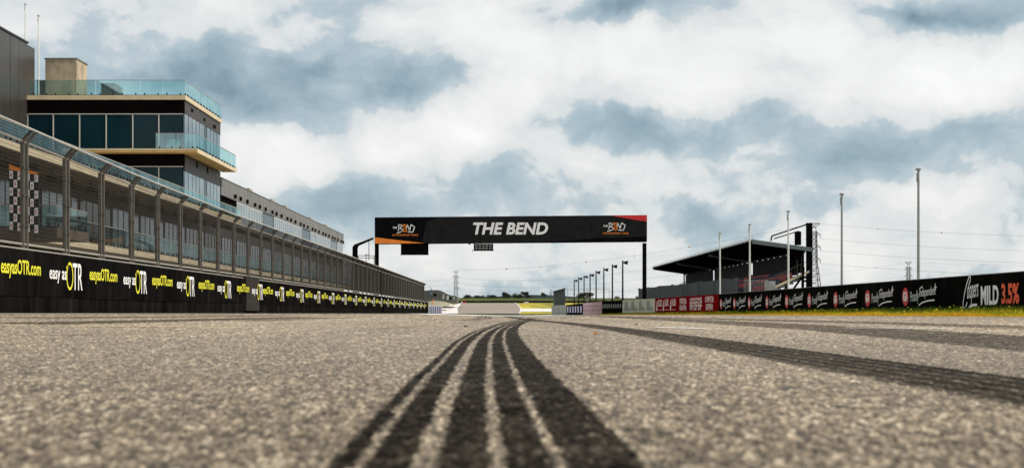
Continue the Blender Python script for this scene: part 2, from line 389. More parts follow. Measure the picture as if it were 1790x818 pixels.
# the track surface: one fine mesh, real grain
rows = [1.25]
while rows[-1] < 176:
    y = rows[-1]; rows.append(y+max(.0030 if y > 1.7 else .02, .42*y*y/497 if y > 1.7 else 0))
yv = np.array(rows)
uv = np.concatenate([np.linspace(-.60, -.405, 50, endpoint=False), np.arange(-.405, .405, .00115), np.linspace(.405, .60, 50)])
U_, Y_ = np.meshgrid(uv, yv)
XL, XR = -9.52, 8.9
Xa = np.clip(U_*Y_, XL, XR)
inside = (U_*Y_ > XL) & (U_*Y_ < XR)
wob = (vnoise(Y_, Xa*0, .35, 3)-.5)*.008+(vnoise(Y_, Xa, .03, 4)-.5)*.008+(vnoise(Y_, Xa, .009, 5)-.5)*.012
mark = np.zeros_like(Xa)
def band(path, spans, strength=1.0, soft=.006, ws=None):
    """rubber laid along a path given as (distance, x); spans are offsets across it"""
    global mark
    dd = [p[0] for p in path]; xx = [p[1] for p in path]
    # smooth interpolation through the points
    t = np.linspace(dd[0], dd[-1], 400); 
    xc = np.interp(t, dd, xx); k = np.hanning(41); k /= k.sum(); pad = np.pad(xc, 20, mode='reflect', reflect_type='odd'); xc = np.convolve(pad, k, 'valid')
    c = np.interp(Y_, t, xc); o = Xa-c+wob
    if ws is not None: o = o/np.interp(Y_, ws[0], ws[1])
    fade = np.clip((Y_-dd[0])/(.04*dd[0]+1e-3), 0, 1)*np.clip((dd[-1]-Y_)/(.08*dd[-1]), 0, 1)
    if dd[0] < 2: fade = np.clip((dd[-1]-Y_)/(.08*dd[-1]), 0, 1)
    tx = np.clip(.62+.9*vnoise(Xa, Y_, .02, 9)-.2*vnoise(Xa, Y_, .3, 12), 0, 1)
    for sp in spans:
        a0, a1 = sp[0], sp[1]; st = sp[2] if len(sp) > 2 else 1
        s_ = soft+Y_*.0002
        m_ = np.clip((o-a0)/s_+.5, 0, 1)*np.clip((a1-o)/s_+.5, 0, 1)*fade*strength*st
        m_ = m_*(tx if strength*st < .9 else 1)
        mark = np.maximum(mark, m_)
# twin tread marks running away from the lens, then drifting right
main = [(1.2, -.015), (1.84, -.022), (3.27, -.068), (5.4, -.103), (9.56, -.17), (14, -.20), (18.4, -.19), (25, -.10), (33, .06), (42, .30), (52, .50), (62, .45)]
band(main, [(-.229, -.194), (-.176, -.111), (-.073, .003), (.024, .093), (.110, .228)], .985, ws=([1.84, 3.3, 6, 10, 20], [.92, .97, 1.0, 1.08, 1.1]))
band([(2.2, 1.33), (6.5, 1.34), (14, 1.38), (22, 1.33), (29, 1.18), (38, .85), (46, .58), (60, .2), (90, -.3), (150, -1.2)],
     [(-.25, .25, .72), (-.25, -.215, .8), (-.20, -.13, .95), (-.118, -.035, .98), (-.022, .055, .98), (.067, .15, .98), (.162, .25, .98)], .97, .010)
band([(40, -1.55), (52, -1.3), (66, -1.42), (90, -1.9), (124, -2.7), (150, -4.2)], [(-.3, -.2), (-.12, .0), (.1, .22), (.32, .44)], .9, .03)
band([(33, .35), (42, .75), (60, .9), (100, .3), (150, -.6)], [(-.2, .2)], .55, .05)
def pband(pts, wd, st, lanes=1):
    """a broad scuff whose centre passes through those spots"""
    q = sorted([G(*p) for p in pts], key=lambda t: t[1])
    path = [(d, x) for x, d in q]
    sp = [(-wd/2+wd*k/lanes, -wd/2+wd*(k+.72)/lanes) for k in range(lanes)] if lanes > 1 else [(-wd/2, wd/2)]
    band(path, sp, st, .05)
pband([(1040,552.6), (1150,557), (1300,565), (1500,576), (1790,598), (2100,622)], 1.0, .80, 1)
pband([(1000,551.5), (1130,554), (1290,558.5), (1500,563), (1790,572), (2100,582)], .7, .75, 1)
pband([(1200,556.5), (1400,560), (1790,566), (2100,572)], .8, .6)
pband([(1330,590), (1500,600), (1790,622)], .04, .45)
pband([(0,566), (150,563.5), (300,560), (450,556.5), (560,554)], .8, .85, 1)
pband([(0,556), (160,555), (330,553.2), (520,551.5)], 1.0, .6)
pband([(420,561), (520,557.5), (640,554)], .6, .6)
pband([(0,587), (110,586), (200,583)], .14, .6)
# smudges
for (px, py, rx, ry, st) in ((705,572,.22,1.3,.55), (690,574,.25,.9,.45), (725,569.5,.2,1.2,.5), (650,595,.02,.5,.3)):
    gx, gy = G(px, py); mark = np.maximum(mark, st*np.exp(-((Xa-gx)/rx)**2-((Y_-gy)/ry)**2)*np.clip(vnoise(Xa, Y_, .05, 31)*2-.4, 0, 1))
chip = vnoise(Xa, Y_*.35, .008, 71)+.5*vnoise(Xa, Y_*.3, .02, 72)
mark = mark*np.clip(1-.25*np.clip((chip-1.1)*5, 0, 1), 0, 1)*(1-.10*vnoise(Xa, Y_, .15, 73))
pix = Y_/F                                 # metres across one photo pixel at that range
n1 = vnoise(Xa, Y_, .0055, 11); n2 = vnoise(Xa, Y_*.8, .0105, 12); m1 = vnoise(Xa, Y_*.3, .0056, 61); m2 = vnoise(Xa, Y_*.28, .0118, 62); n3 = vnoise(Xa+.3*Y_*0, Y_, .045, 13); n4 = vnoise(Xa, Y_*.35, .12, 14); n5 = vnoise(Xa, Y_*.15, .9, 15); n6 = vnoise(Xa, Y_*.1, 4.5, 16)
far_ = np.clip((Y_-5)/20, 0, 1)
hgt = (((n1-.5)*.0062+(n2-.5)*.0080+(n3-.5)*.0036)*(1-.4*far_)+(n4-.5)*.003)*np.clip((75-Y_)/50, 0.06, 1)
grain = .47+(n1-.5)*.30+(n2-.5)*.22+(m1-.5)*.78+(m2-.5)*.66+(n4-.5)*.10
grain = .56+(grain-.5)*(1-.45*far_)
spark = (vnoise(Xa, Y_*.5, .009, 21) > .955) & (vnoise(Xa, Y_, .06, 22) > .52) & (mark < .5)  # glints painted as near-white specks, which are also smoother
grain = np.where(spark, 1.0, np.clip(grain, 0, .93))
broad = np.clip(.17+.52*np.clip((Y_-1.8)/14, 0, 1)**.6+(n5-.5)*.35+(n6-.5)*.35, 0, 1.2)   # paler ahead: grazing sheen painted into the albedo, plus random broad mottling
Za = gz(Xa, Y_)+np.where(inside, hgt, 0)*np.clip(1-.35*mark, 0, 1)
nr, nc = Xa.shape
idx = np.arange(nr*nc).reshape(nr, nc)
q = np.stack([idx[:-1, :-1], idx[:-1, 1:], idx[1:, 1:], idx[1:, :-1]], -1)
wdt = (Xa[:-1, 1:]-Xa[:-1, :-1])+(Xa[1:, 1:]-Xa[1:, :-1])
q = q[wdt > 1e-5].reshape(-1, 4)
used = np.unique(q); remap = np.full(nr*nc, -1, np.int64); remap[used] = np.arange(len(used)); q = remap[q]
co = np.stack([Xa.ravel(), Y_.ravel(), Za.ravel()], 1)[used]
me = bpy.data.meshes.new('track'); me.vertices.add(len(co)); me.vertices.foreach_set('co', co.ravel().astype(np.float32))
me.loops.add(q.size); me.loops.foreach_set('vertex_index', q.ravel().astype(np.int32))
me.polygons.add(len(q)); me.polygons.foreach_set('loop_start', (np.arange(len(q))*4).astype(np.int32))
me.update(calc_edges=True); me.polygons.foreach_set('use_smooth', np.ones(len(q), bool))
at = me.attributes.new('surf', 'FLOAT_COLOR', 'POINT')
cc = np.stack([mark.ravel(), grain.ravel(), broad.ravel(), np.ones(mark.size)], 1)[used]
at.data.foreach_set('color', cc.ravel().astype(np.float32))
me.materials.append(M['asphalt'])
tr = bpy.data.objects.new('track', me); COL.objects.link(tr); tag(tr, kind='structure')

# painted lines and strips draped on the ground
def strip(name, m, pts0, pts1, off=.006, n=24):
    """sheet between two edges given as lists of (x,y)"""
    mb = MB(); A = [np.array(p, float) for p in pts0]; B = [np.array(p, float) for p in pts1]; vs = []
    def along(P, t):
        k = min(int(t*(len(P)-1)), len(P)-2); f = t*(len(P)-1)-k; return P[k]*(1-f)+P[k+1]*f
    for i in range(n+1):
        for p in (along(A, i/n), along(B, i/n)): vs.append((p[0], p[1], float(gz(p[0], p[1]))+off))
    mb.add(vs, [(2*i, 2*i+1, 2*i+3, 2*i+2) for i in range(n)])
    return tag(mb.build(name, m), kind='structure')
strip('painted_edge_line', 'whiteline', [(-9.22, 20), (-9.22, 158)], [(-9.08, 20), (-9.08, 158)], .008)
strip('gutter', 'soil', [(-9.5, 20), (-9.5, 158)], [(-9.25, 20), (-9.25, 158)], .010)
strip('painted_finish_line', 'whiteline', [(-9.0, 118), (8.5, 118)], [(-9.0, 149.5), (8.5, 149.5)], .012)
strip('painted_edge_line', 'whiteline', [(8.55, 20), (8.5, 150)], [(8.72, 20), (8.72, 150)], .008)
def gline(px0, py0, px1, py1, m, th):
    (x0, y0), (x1, y1) = G(px0, py0), G(px1, py1); L = math.hypot(x1-x0, y1-y0); nx_, ny_ = -(y1-y0)/L*th/2, (x1-x0)/L*th/2
    strip('painted_line', m, [(x0+nx_, y0+ny_), (x1+nx_, y1+ny_)], [(x0-nx_, y0-ny_), (x1-nx_, y1-ny_)], .007, 20)
gline(-200, 568, 450, 573.0, 'yellowline', .09)
gline(1145, 572.5, 1235, 574.5, 'whiteline', .16)
gline(1480, 573.5, 1660, 574.5, 'whiteline', .10)
gline(1690, 574.0, 1900, 574.5, 'yellowline', .10)
gline(860, 557, 892, 557.2, 'yellowline', .5)
gline(1000, 556.5, 1045, 557, 'yellowline', .4)
gline(250, 553, 400, 554, 'yellowline', .25)
strip('grass_verge', 'verge', [(8.9, 15), (8.9, 60), (8.8, 95), (4.2, 150)], [(11.3, 15), (10.2, 60), (9.3, 95), (5.2, 150)], .012, 60)
strip('pit_lane', 'midroad', [(-19, 5), (-21, 180)], [(-10, 5), (-10, 180)], .02)

# far part of the circuit where the land climbs again
def farpoly(name, m, pts, off):
    mb = MB(); mb.poly([Ffar(a, b, off) for a, b in pts]); return tag(mb.build(name, m), kind='structure')
farpoly('far_road', 'farroad', [(801,548.8), (799.5,541), (807,530.2), (899,530.2), (904.5,533), (909.5,541.5), (907.5,548.8)][::-1], .10)
farpoly('far_road_edge', 'palepave', [(899,530.2), (904.5,533), (909.5,541.5), (907.5,548.8), (909.5,548.8), (911.5,541.5), (906,532.6), (901,530.2)], .14)
farpoly('far_apron', 'palepave', [(765,548.8), (765,541), (806.5,531.2), (799.5,541), (801,548.8)], .14)
farpoly('far_service_road', 'midroad', [(752,541.6), (806.5,530.1), (806.6,531.2), (765,541), (752,544)], .12)
farpoly('far_grass_patch', 'drygrass', [(740,541), (748,534), (806.5,530.2), (771,538)], .10)
farpoly('far_grass_bank', 'drygrass', [(903,530.1), (1200,530.1), (1200,540.3), (910.6,540.3), (905,532)], .06)
farpoly('far_cross_road', 'palepave', [(911.5,540.6), (1200,540.6), (1200,545.6), (910,545.6)], .08)
farpoly('far_grass_strip', 'drygrass', [(910,545.8), (1200,545.8), (1200,548.9), (909.5,548.9)], .06)
mb = MB(); # pale mound beside the far building
pts = [(740,534), (748,527), (760,525.5), (772,526.5), (787,530.5), (787,534)]
mb.prism([((a-CX)/F*345, CZ+(HY-b)/F*345-.0) for a, b in pts], 345, 352)
tag(mb.build('sand_mound', 'sand'), kind='structure')
mb = MB(); hp = []
for i in range(121):
    x = -3500+i*60; hp.append((x, 31+5*math.sin(i*.35)+3*math.sin(i*1.3)+2*random.random()))
mb.prism([(-3500, -5)]+hp+[(3700, -5)], 3000, 3300); tag(mb.build('hills', 'hill'), kind='structure')

# ------------------------------------------------------------------ left pit wall, its lettering and the catch fence
XW = -9.5; ZB, ZT = .19, 1.47; Y0, Y1 = 20.0, 159.0
pw = empty('pit_wall', (XW, Y0, 0), 'long low black pit wall along the left edge of the track printed with yellow and white lettering', 'barrier')
GA0, GA1 = 9.5*F/(CX-426.5), 9.5*F/(CX-449.5)
mb = MB(); yy = Y0; k = 0
while yy < Y1:
    L = 2.75
    e = min(yy+L, Y1); jit = random.uniform(-.006, .006)
    mb.box(XW-.16, XW+jit, yy+.008, e-.008, .55+random.uniform(-.02, .02), ZT-.03); yy = e
mb.build('banner_panel', 'banner', pw)
mb = MB(); yy = Y0
while yy < Y1:
    e = min(yy+4.0, Y1); mb.box(XW-.5, XW-.02+random.uniform(-.006, .006), yy+.012, e-.012, 0, .56); yy = e
mb.build('wall_base', 'bannerbase', pw)
mb = MB(); mb.box(XW-.3, XW-.01, Y0, Y1, ZT-.028, ZT); mb.build('cap_rail', 'rail', pw)
mb = MB(); mb.box(XW-.1, XW+.09, GA0, GA1, .30, ZT+.06); gp = mb.build('gate_panel', 'gatep', pw, bevel=.01)
MX = XW+.012
def left_text(kind, d0, d1, X=MX):
    O = (X, 0, 0); U = (0, 1, 0); V = (0, 0, 1)
    if kind == 0:
        mb = MB(); put_text(mb, 'easyasOTR.com', O, U, V, (d0, .87, d1, 1.235), .018); mb.build('lettering', 'yellow', pw)
    else:
        mb = MB(); L = d1-d0
        put_text(mb, 'easy as', O, U, V, (d0, .83, d0+.50*L, 1.10), .012)
        put_text(mb, 'TR', O, U, V, (d0+.69*L, .71, d1, 1.285), .004); lt = mb.build('lettering', 'white', pw)
        mb = MB(); ellipse(mb, (X+.001, 0, 0), U, V, d0+.60*L, 1.0, .105*L, .30, 28, ring=.05)
        stroke(mb, (X+.001, 0, 0), U, V, [(d0+.50*L, 1.18), (d0+.56*L, 1.22)], .05); mb.build('round_letter', 'yellow', lt)
for k in range(47):
    d0 = 26.35+2.76*k
    if d0+2.3 > Y1: break
    xx = XW+.10 if d0 < GA1 and d0+2.2 > GA0 else MX
    left_text(k % 2, d0, d0+2.22, xx)
for k in range(-2, 0): left_text(k % 2, 26.35+2.76*k, 26.35+2.76*k+2.22)

FD = [20, 26, 30.5, 36, 47.5, 79, 155, 170]; FZ = [3.86, 3.83, 3.75, 3.65, 3.55, 3.53, 3.42, 3.42]
ztop = lambda d: float(np.interp(d, FD, FZ))
cf = empty('catch_fence', (XW-.12, 25.3, 0), 'tall steel mesh debris fence with curled top standing on the black pit wall', 'fence')
XP = XW-.12; XA = XP+.20
J0, STEP = 22.75, 2.62
for k in range(50):
    a0, a1 = J0+STEP*k+.115, J0+STEP*(k+1)-.115
    for a_, sg in ((a0, 1), (a1, -1)):
        zt = ztop(a_)+random.uniform(-.006, .006)
        mb = MB(); mb.box(XP-.035, XP+.035, a_-.028, a_+.028, 1.30, zt-.22)
        mb.bar((XP, a_, zt-.235), (XA, a_, zt), .042, .038)
        for zb in (1.9, 2.5, 3.05): mb.box(XP-.045, XP+.05, a_-.034, a_+.034, zb, zb+.03)
        mb.build('post', 'steel', cf)
    mb = MB(); r = .0042
    n = 25
    zb0, zb1 = ztop(a0)-.22, ztop(a1)-.22
    for i in range(n+1):
        f = i/n; mb.box(0, 0, 0, 0, 0, 0) if False else mb.bar((XP, a0, 1.56+(zb0-1.56)*f), (XP, a1, 1.56+(zb1-1.56)*f), r)
    for i in range(1, 5):
        f = i/5; mb.bar((XP+.2*f, a0, zb0+.22*f), (XP+.2*f, a1, zb1+.22*f), r)
    nv = 44
    for i in range(1, nv):
        f = i/nv; yy = a0+(a1-a0)*f; zb = zb0+(zb1-zb0)*f
        mb.bar((XP, yy, 1.56), (XP, yy, zb), .0038); mb.bar((XP, yy, zb), (XA, yy, zb+.22), .0038)
    mb.build('wire_mesh', 'wire', cf)
for nm_, xx_, dz_, rr_ in (('middle_rail', XP, -.22, .024), ('top_rail', XA, 0, .022), ('bottom_rail', XP, None, .024)):
    vs = []; fs = []; K = 52; mb = MB()
    for i in range(K+1):
        yy = J0+.08+(STEP*50-.16)*i/K; zc = 1.56 if dz_ is None else ztop(yy)+dz_
        vs += [(xx_+rr_*math.cos(a_*math.pi/3), yy, zc+rr_*math.sin(a_*math.pi/3)) for a_ in range(6)]
    fs = [(6*i+j, 6*i+(j+1) % 6, 6*i+6+(j+1) % 6, 6*i+6+j) for i in range(K) for j in range(6)]
    mb.add(vs, fs); mb.build(nm_, 'toprail' if nm_ == 'top_rail' else 'rail', cf)

# ------------------------------------------------------------------ pit building
XB, XE = -21.0, -19.0      # facade plane and balcony edge
BE = 176.0
pb = empty('pit_building', (XB, 30, 0), 'long two and three storey pit building with glass balconies behind the fence on the left', 'building')
mb = MB(); mb.box(-31, XB-.15, 20, 90.6, 0, 6.35); mb.box(-33, XB-.15, 102.2, BE, 0, 9.9); mb.box(-31, XB-.15, 90.6, 102.2, 0, 6.35)
mb.build('wall', 'darkwall', pb)
mb = MB(); mb.box(XB-.14, XB, 20, BE, 5.80, 6.35); mb.box(XB-.14, XB, 20, BE, 2.7, 3.05); mb.box(XB-.14, XB, 102.2, BE, 6.72, 6.95); mb.build('spandrel', 'cladbrown', pb)
def balustrade(parent, p, q, z0, z1, sect=1.2, name='balustrade', gm='balglass'):
    p, q = Vector(p), Vector(q); L = (q-p).length; n = max(1, int(round(L/sect))); d = (q-p)/n
    nrm = Vector((d.y, -d.x, 0)).normalized()*.008; g = d.normalized()*.02
    mb = MB()
    for i in range(n):
        a_ = p+d*i+g; b_ = p+d*(i+1)-g
        vs = [Vector((c.x, c.y, z))+s*nrm for z in (z0+.03, z1) for c in (a_, b_) for s in (-1, 1)]
        mb.add(vs, [(0,2,6,4), (1,5,7,3), (4,6,7,5), (0,4,5,1), (2,3,7,6), (0,1,3,2)])
    b = mb.build(name, gm, parent)
    hr = MB(); hr.bar((p.x, p.y, z1+.02), (q.x, q.y, z1+.02), .026); hr.build('handrail', 'rail', b)
    cl_ = MB()
    for i in range(n):
        for f in (.2, .8):
            c = p+d*(i+f); cl_.box(c.x-.03, c.x+.03, c.y-.03, c.y+.03, z0, z0+.16)
    cl_.bar((p.x, p.y, z0+.015), (q.x, q.y, z0+.015), .03)
    cl_.build('base_shoe', 'black', b)
    return b
# roof terrace (upper balcony) and the first floor balcony
mb = MB(); mb.box(-30.9, XE, 20, 99.5, 6.42, 6.72); mb.build('terrace_slab', 'cream', pb)
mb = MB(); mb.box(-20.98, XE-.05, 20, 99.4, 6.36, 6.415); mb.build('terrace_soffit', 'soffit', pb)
balustrade(pb, (XE-.06, 20, 0), (XE-.06, 99.4, 0), 6.72, 7.44)
mb = MB(); mb.box(XB+.01, XE, 58, BE, 3.10, 3.38); mb.build('balcony_slab', 'cream', pb)
balustrade(pb, (XE-.06, 58, 0), (XE-.06, BE, 0), 3.38, 4.26, gm='dimglass')
mb = MB(); mb.box(XB+.01, -17.2, 49.5, 53.2, 3.2, 3.6)
# garage fronts and windows bay by bay
BAY = 5.6; k = 0; y = 24.0
while y < BE-5:
    mb = MB(); mb.box(XB-.14, XB-.04, y+.2, y+BAY-.35, 0, 2.7); [mb.box(XB-.04, XB-.02, y+.2, y+BAY-.35, z, z+.03) for z in (.6, 1.2, 1.8, 2.4)]
    mb.build('garage_door', 'garage', pb)
    mb = MB(); mb.box(XB-.10, XB-.012, y+.15, y+BAY-.15, 3.4, 5.78)
    wn = mb.build('window', 'greyglass' if k % 5 != 3 else 'darkglass', pb)
    mb = MB()
    for i in range(6): yy = y+.12+i*(BAY-.3)/5; mb.box(XB-.011, XB+.005, yy, yy+.09, 3.4, 5.78)
    mb.box(XB-.011, XB+.008, y+.1, y+BAY-.1, 5.72, 5.79); mb.box(XB-.011, XB+.008, y+.1, y+BAY-.1, 3.39, 3.44)
    mb.build('frame', 'darkframe', wn)
    if y > 102.5:
        dark = (k % 4 == 1)
        mb = MB(); mb.box(XB-.10, XB-.012, y+.15, y+BAY-.15, 6.97, 8.68); wn = mb.build('window', 'darkglass' if dark else 'skyglass', pb)
        mb = MB()
        for i in range(6 if not dark else 2):
            yy = y+.12+i*(BAY-.3)/(5 if not dark else 1); mb.box(XB-.011, XB+.005, yy, yy+.16, 6.97, 8.68)
        mb.box(XB-.011, XB+.007, y+.12, y+BAY-.05, 8.62, 8.70)
        mb.build('frame', 'frame' if not dark else 'darkframe', wn)
    if y < 96:
        mb = MB(); mb.box(XB+.5, XB+.95, y+1.2, y+1.7, 5.95, 6.30); mb.bar((XB+.7, y+1.45, 6.28), (XB+.7, y+1.45, 6.37), .03); mb.build('hanging_speaker', 'black', pb); mb = MB()
        mb.box(XB+1.0, XB+1.25, y+3.4, y+4.0, 5.9, 6.12); mb.bar((XB+1.12, y+3.7, 6.1), (XB+1.12, y+3.7, 6.37), .03); mb.build('hanging_lamp', 'black', pb)
    y += BAY; k += 1
mb = MB(); yy = 102.2
while yy < BE:
    e = min(yy+1.45, BE); mb.box(XB-.12, XB+.02+random.uniform(-.004, .004), yy+.02, e-.02, 8.74, 9.93); yy = e
mb.box(XB-.12, XB-.02, 102.2, BE, 8.72, 9.93); pc = mb.build('parapet_cladding', 'cladgrey', pb)
mb = MB(); mb.box(-33.2, XB+.06, 102.2, BE+.1, 9.93, 9.99); mb.build('roof_edge', 'cladgrey', pb)
for i in range(26):
    yy = 106.5+i*2.75+(.6 if i % 3 == 0 else 0); mb = MB(); mb.bar((XB+.0, yy, 9.0), (XB+.16, yy, 9.0), .17, n=10); mb.build('round_vent', 'black', pb)
for yy in (116, 127, 134.5, 151, 163):
    mb = MB(); mb.box(-22.3, -21.5, yy, yy+1.4, 9.99, 10.42); mb.build('roof_box', 'concrete', pb)
# end wall
# winners' podium balcony sticking out of the first floor
mb = MB(); mb.box(XB+.01, -17.0, 53.0, 57.0, 3.05, 3.42); mb.build('podium_slab', 'garage', pb)
balustrade(pb, (-20.9, 53.08, 0), (-17.06, 53.08, 0), 3.42, 4.22); balustrade(pb, (-17.06, 53.08, 0), (-17.06, 57, 0), 3.42, 4.22)
mb = MB(); mb.box(XB+.01, -17.9, 38, 49, 3.05, 3.30); mb.build('balcony_slab', 'cream', pb); balustrade(pb, (-17.96, 38, 0), (-17.96, 49, 0), 3.30, 4.15, gm='dimglass')

# chequered banner hanging over the podium
bn = empty('chequered_banner', (-20.0, 52.5, 3.3), 'hanging black and white chequered banner with red marks behind the fence at far left', 'banner')
bx0, bx1, by = (16-CX)/F*52.5, (67-CX)/F*52.5, 52.5
zz = lambda p: CZ+(HY-p)/F*52.5
mb = MB(); mb.box(bx0, bx1, by, by+.03, zz(402), zz(287)); mb.build('cloth', 'black', bn)
mb = MB(); mb2 = MB(); mb3 = MB(); cw = (bx1-bx0)/7; ch = (zz(298)-zz(402))/7
for i in range(7):
    for j in range(7):
        if (i+j) % 2 == 0:
            x0 = bx0+i*cw; z0 = zz(402)+j*ch-.02*i
            put_poly(mb, (0, by-.006, 0), (1,0,0), (0,0,1), [(x0+.01, z0+.01), (x0+cw-.01, z0+.01), (x0+cw-.01, z0+ch-.01), (x0+.01, z0+ch-.01)])
            ellipse(mb2, (0, by-.010, 0), (1,0,0), (0,0,1), x0+cw*.5, z0+ch*.5, cw*.13, ch*.28, 8)
mb.build('square', 'white', bn); mb2.build('red_mark', 'red', bn)
put_poly(mb3, (0, by-.006, 0), (1,0,0), (0,0,1), [(bx0, zz(296)), (bx1, zz(307)), (bx1, zz(302)), (bx0+.25, zz(292)), (bx0, zz(287))]); mb3.build('stripe', 'orange', bn)

# ------------------------------------------------------------------ tower of the pit building
TY0, TY1 = 90.8, 102.0
tw = empty('control_tower', (XB, TY0, 0), 'tall dark glazed block with teal glass roof balustrade rising above the pit building', 'building')
zt_ = lambda p: CZ+(HY-p)/F*TY0
mb = MB(); mb.box(-31, XB-.1, TY0+.1, TY1-.02, 6.75, 13.8); mb.build('wall', 'darkwall', tw)
mb = MB()
mb.box(-31, XB-.0, TY0, TY0+.1, 12.98, 13.8); mb.build('front_band', 'darkwall', tw); mb = MB(); mb.box(-31, XB-.0, TY0, TY0+.1, 9.62, 10.37); mb.build('front_band', 'darkwall', tw)
n = 7
for z0, z1 in ((12.98, 13.8), (9.30, 10.37)):
    mb = MB()
    for i in range(n):
        a_ = TY0+.12+i*(TY1-TY0-.12)/n; mb.box(XB-.1, XB+.01, a_+.012, a_+(TY1-TY0-.12)/n-.012, z0, z1-.004)
    mb.build('side_band', 'cladbrown', tw)
for (yy, zc, wd) in ((92.7, 13.35, .55), (96.4, 13.25, .5), (99.5, 13.2, .8), (94.2, 9.85, .35), (97.5, 9.85, .35)):
    mb = MB(); mb.box(XB+.012, XB+.03, yy, yy+wd, zc, zc+.22 if zc > 12 else zc+.4); mb.build('slot_vent', 'black', tw)
mb = MB(); mb.box(-31, XB+.12, TY0-.14, TY1+.02, 13.82, 14.10); mb.build('roof_slab', 'cream', tw)
balustrade(tw, (-30.9, TY0-.05, 0), (XB+.05, TY0-.05, 0), 14.10, 15.05, 1.45); balustrade(tw, (XB+.05, TY0-.05, 0), (XB+.05, TY1-.05, 0), 14.10, 15.05, .95)
def windows(z0, z1, xs_, name='window'):
    for i in range(len(xs_)-1):
        mb = MB(); mb.box(xs_[i]+.04, xs_[i+1]-.04, TY0+.04, TY0+.06, z0, z1); wn = mb.build('window', 'darkglass', tw)
        mb = MB(); mb.box(xs_[i]-.03, xs_[i]+.03, TY0-.01, TY0+.06, z0, z1); mb.box(xs_[i]+.035, xs_[i+1], TY0-.01, TY0+.06, z1, z1+.05); mb.build('frame', 'frame', wn)
xw = [(p-CX)/F*TY0 for p in (48, 93, 139, 185.5, 232, 277.5, 320)]
windows(10.64, 12.90, xw); windows(7.0, 9.55, xw)
for z0, z1 in ((10.62, 12.97), (6.8, 9.29)):
    n = 10; st = (TY1-TY0-.15)/n
    for i in range(n):
        a_ = TY0+.12+i*st; mb = MB(); mb.box(XB-.08, XB-.012, a_+.03, a_+st-.03, z0, z1); wn = mb.build('window', 'skyglass' if i != 5 else 'darkglass', tw)
        mb = MB(); mb.box(XB-.011, XB-.002, a_-.05, a_+.028, z0, z1); mb.build('frame', 'darkframe' if i != 5 else 'frame', wn)
# wrap-round balcony
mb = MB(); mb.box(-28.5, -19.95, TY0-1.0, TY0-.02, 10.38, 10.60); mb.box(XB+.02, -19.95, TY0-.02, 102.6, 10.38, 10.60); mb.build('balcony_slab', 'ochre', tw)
mb = MB(); mb.box(-28.5, -19.94, TY0-1.01, TY0-1.001, 10.50, 10.61); mb.box(-19.949, -19.93, TY0-1.0, 102.6, 10.36, 10.61); mb.build('slab_edge', 'cream', tw)
balustrade(tw, (-22.6, TY0-.95, 0), (-20.0, TY0-.95, 0), 10.60, 11.55, 1.3); balustrade(tw, (-20.0, TY0-.95, 0), (-20.0, 102.5, 0), 10.60, 11.55, .95)
mb = MB(); mb.box(-22.0, -21.2, TY0-.5, TY0-.2, 10.62, 11.25); mb.build('balcony_cabinet', 'balglass', tw)
# rooftop
mb = MB(); mb.box((79-CX)/F*94, (134-CX)/F*94, 94, 96.3, 14.0, CZ+(HY-104)/F*94); mb.build('lift_overrun', 'concrete', tw, bevel=.02)
mb = MB(); mb.box((79-CX)/F*94-.05, (134-CX)/F*94+.05, 93.95, 96.35, CZ+(HY-104)/F*94, CZ+(HY-104)/F*94+.08); mb.build('capping', 'cladgrey', tw)
mb = MB(); mb.box(-31.8, -30.3, 95, 97, 14.0, 15.75); mb.build('plant_box', 'plant', tw)
mb = MB(); mb.box(-28.1, -27.2, 97, 99, 14.0, 15.9); [mb.bar((-27.2, 97+i*.5, 14.1), (-27.2, 97+i*.5, 15.4), .04) for i in range(4)]; mb.build('roof_stair', 'plant', tw)
# tall clad block left of the tower
cb = empty('clad_block', (-31, 60, 0), 'tall windowless block with dark metal panels at the left edge of the photo', 'building')
mb = MB(); mb.box(-46, -31.12, 66, 92.5, 0, 17.4); mb.build('wall', 'clad', cb)
mb = MB(); yy = 66.0
while yy < 90.7:
    e = min(yy+1.55, 90.75); mb.box(-31.11, -31.0+random.uniform(-.01, .01), yy+.018, e-.018, 6.5, 17.38); yy = e
mb.build('wall_panel', 'clad', cb)
mb = MB(); mb.box(-46.1, -30.93, 65.9, 90.85, 17.41, 17.52); mb.build('roof_cap', 'darkframe', cb)

def flagpole(X, y, z0, z1, r, label, group, m='whitepole', mb_low=None):
    t = empty('flagpole', (X, y, z0), label, 'flagpole', group)
    mb = MB(); mb.bar((X, y, z0), (X, y, z1), r, r*.7, 10); p = mb.build('pole', m, t, smooth=False)
    mb = MB(); mb.bar((X, y, z1), (X, y, z1+r*1.2), r*1.7, r*1.7, 10); mb.bar((X-r*.9, y, z1-r*7), (X-r*.9, y, z1-r*1.5), r*.35, n=6); mb.build('cap', 'greypole', t)
    return t
dR = 93.0
flagpole((35-CX)/F*90.8, 91.8, 14.1, CZ+(HY-9)/F*91.8, .05, 'thin white flagpole on the roof behind the tall clad block, leftmost of all poles', 'flagpoles on the roof')
flagpole((67.5-CX)/F*93, 93, 14.1, CZ+(HY-29)/F*93, .055, 'thin white flagpole on the tower roof just right of the clad block', 'flagpoles on the roof')

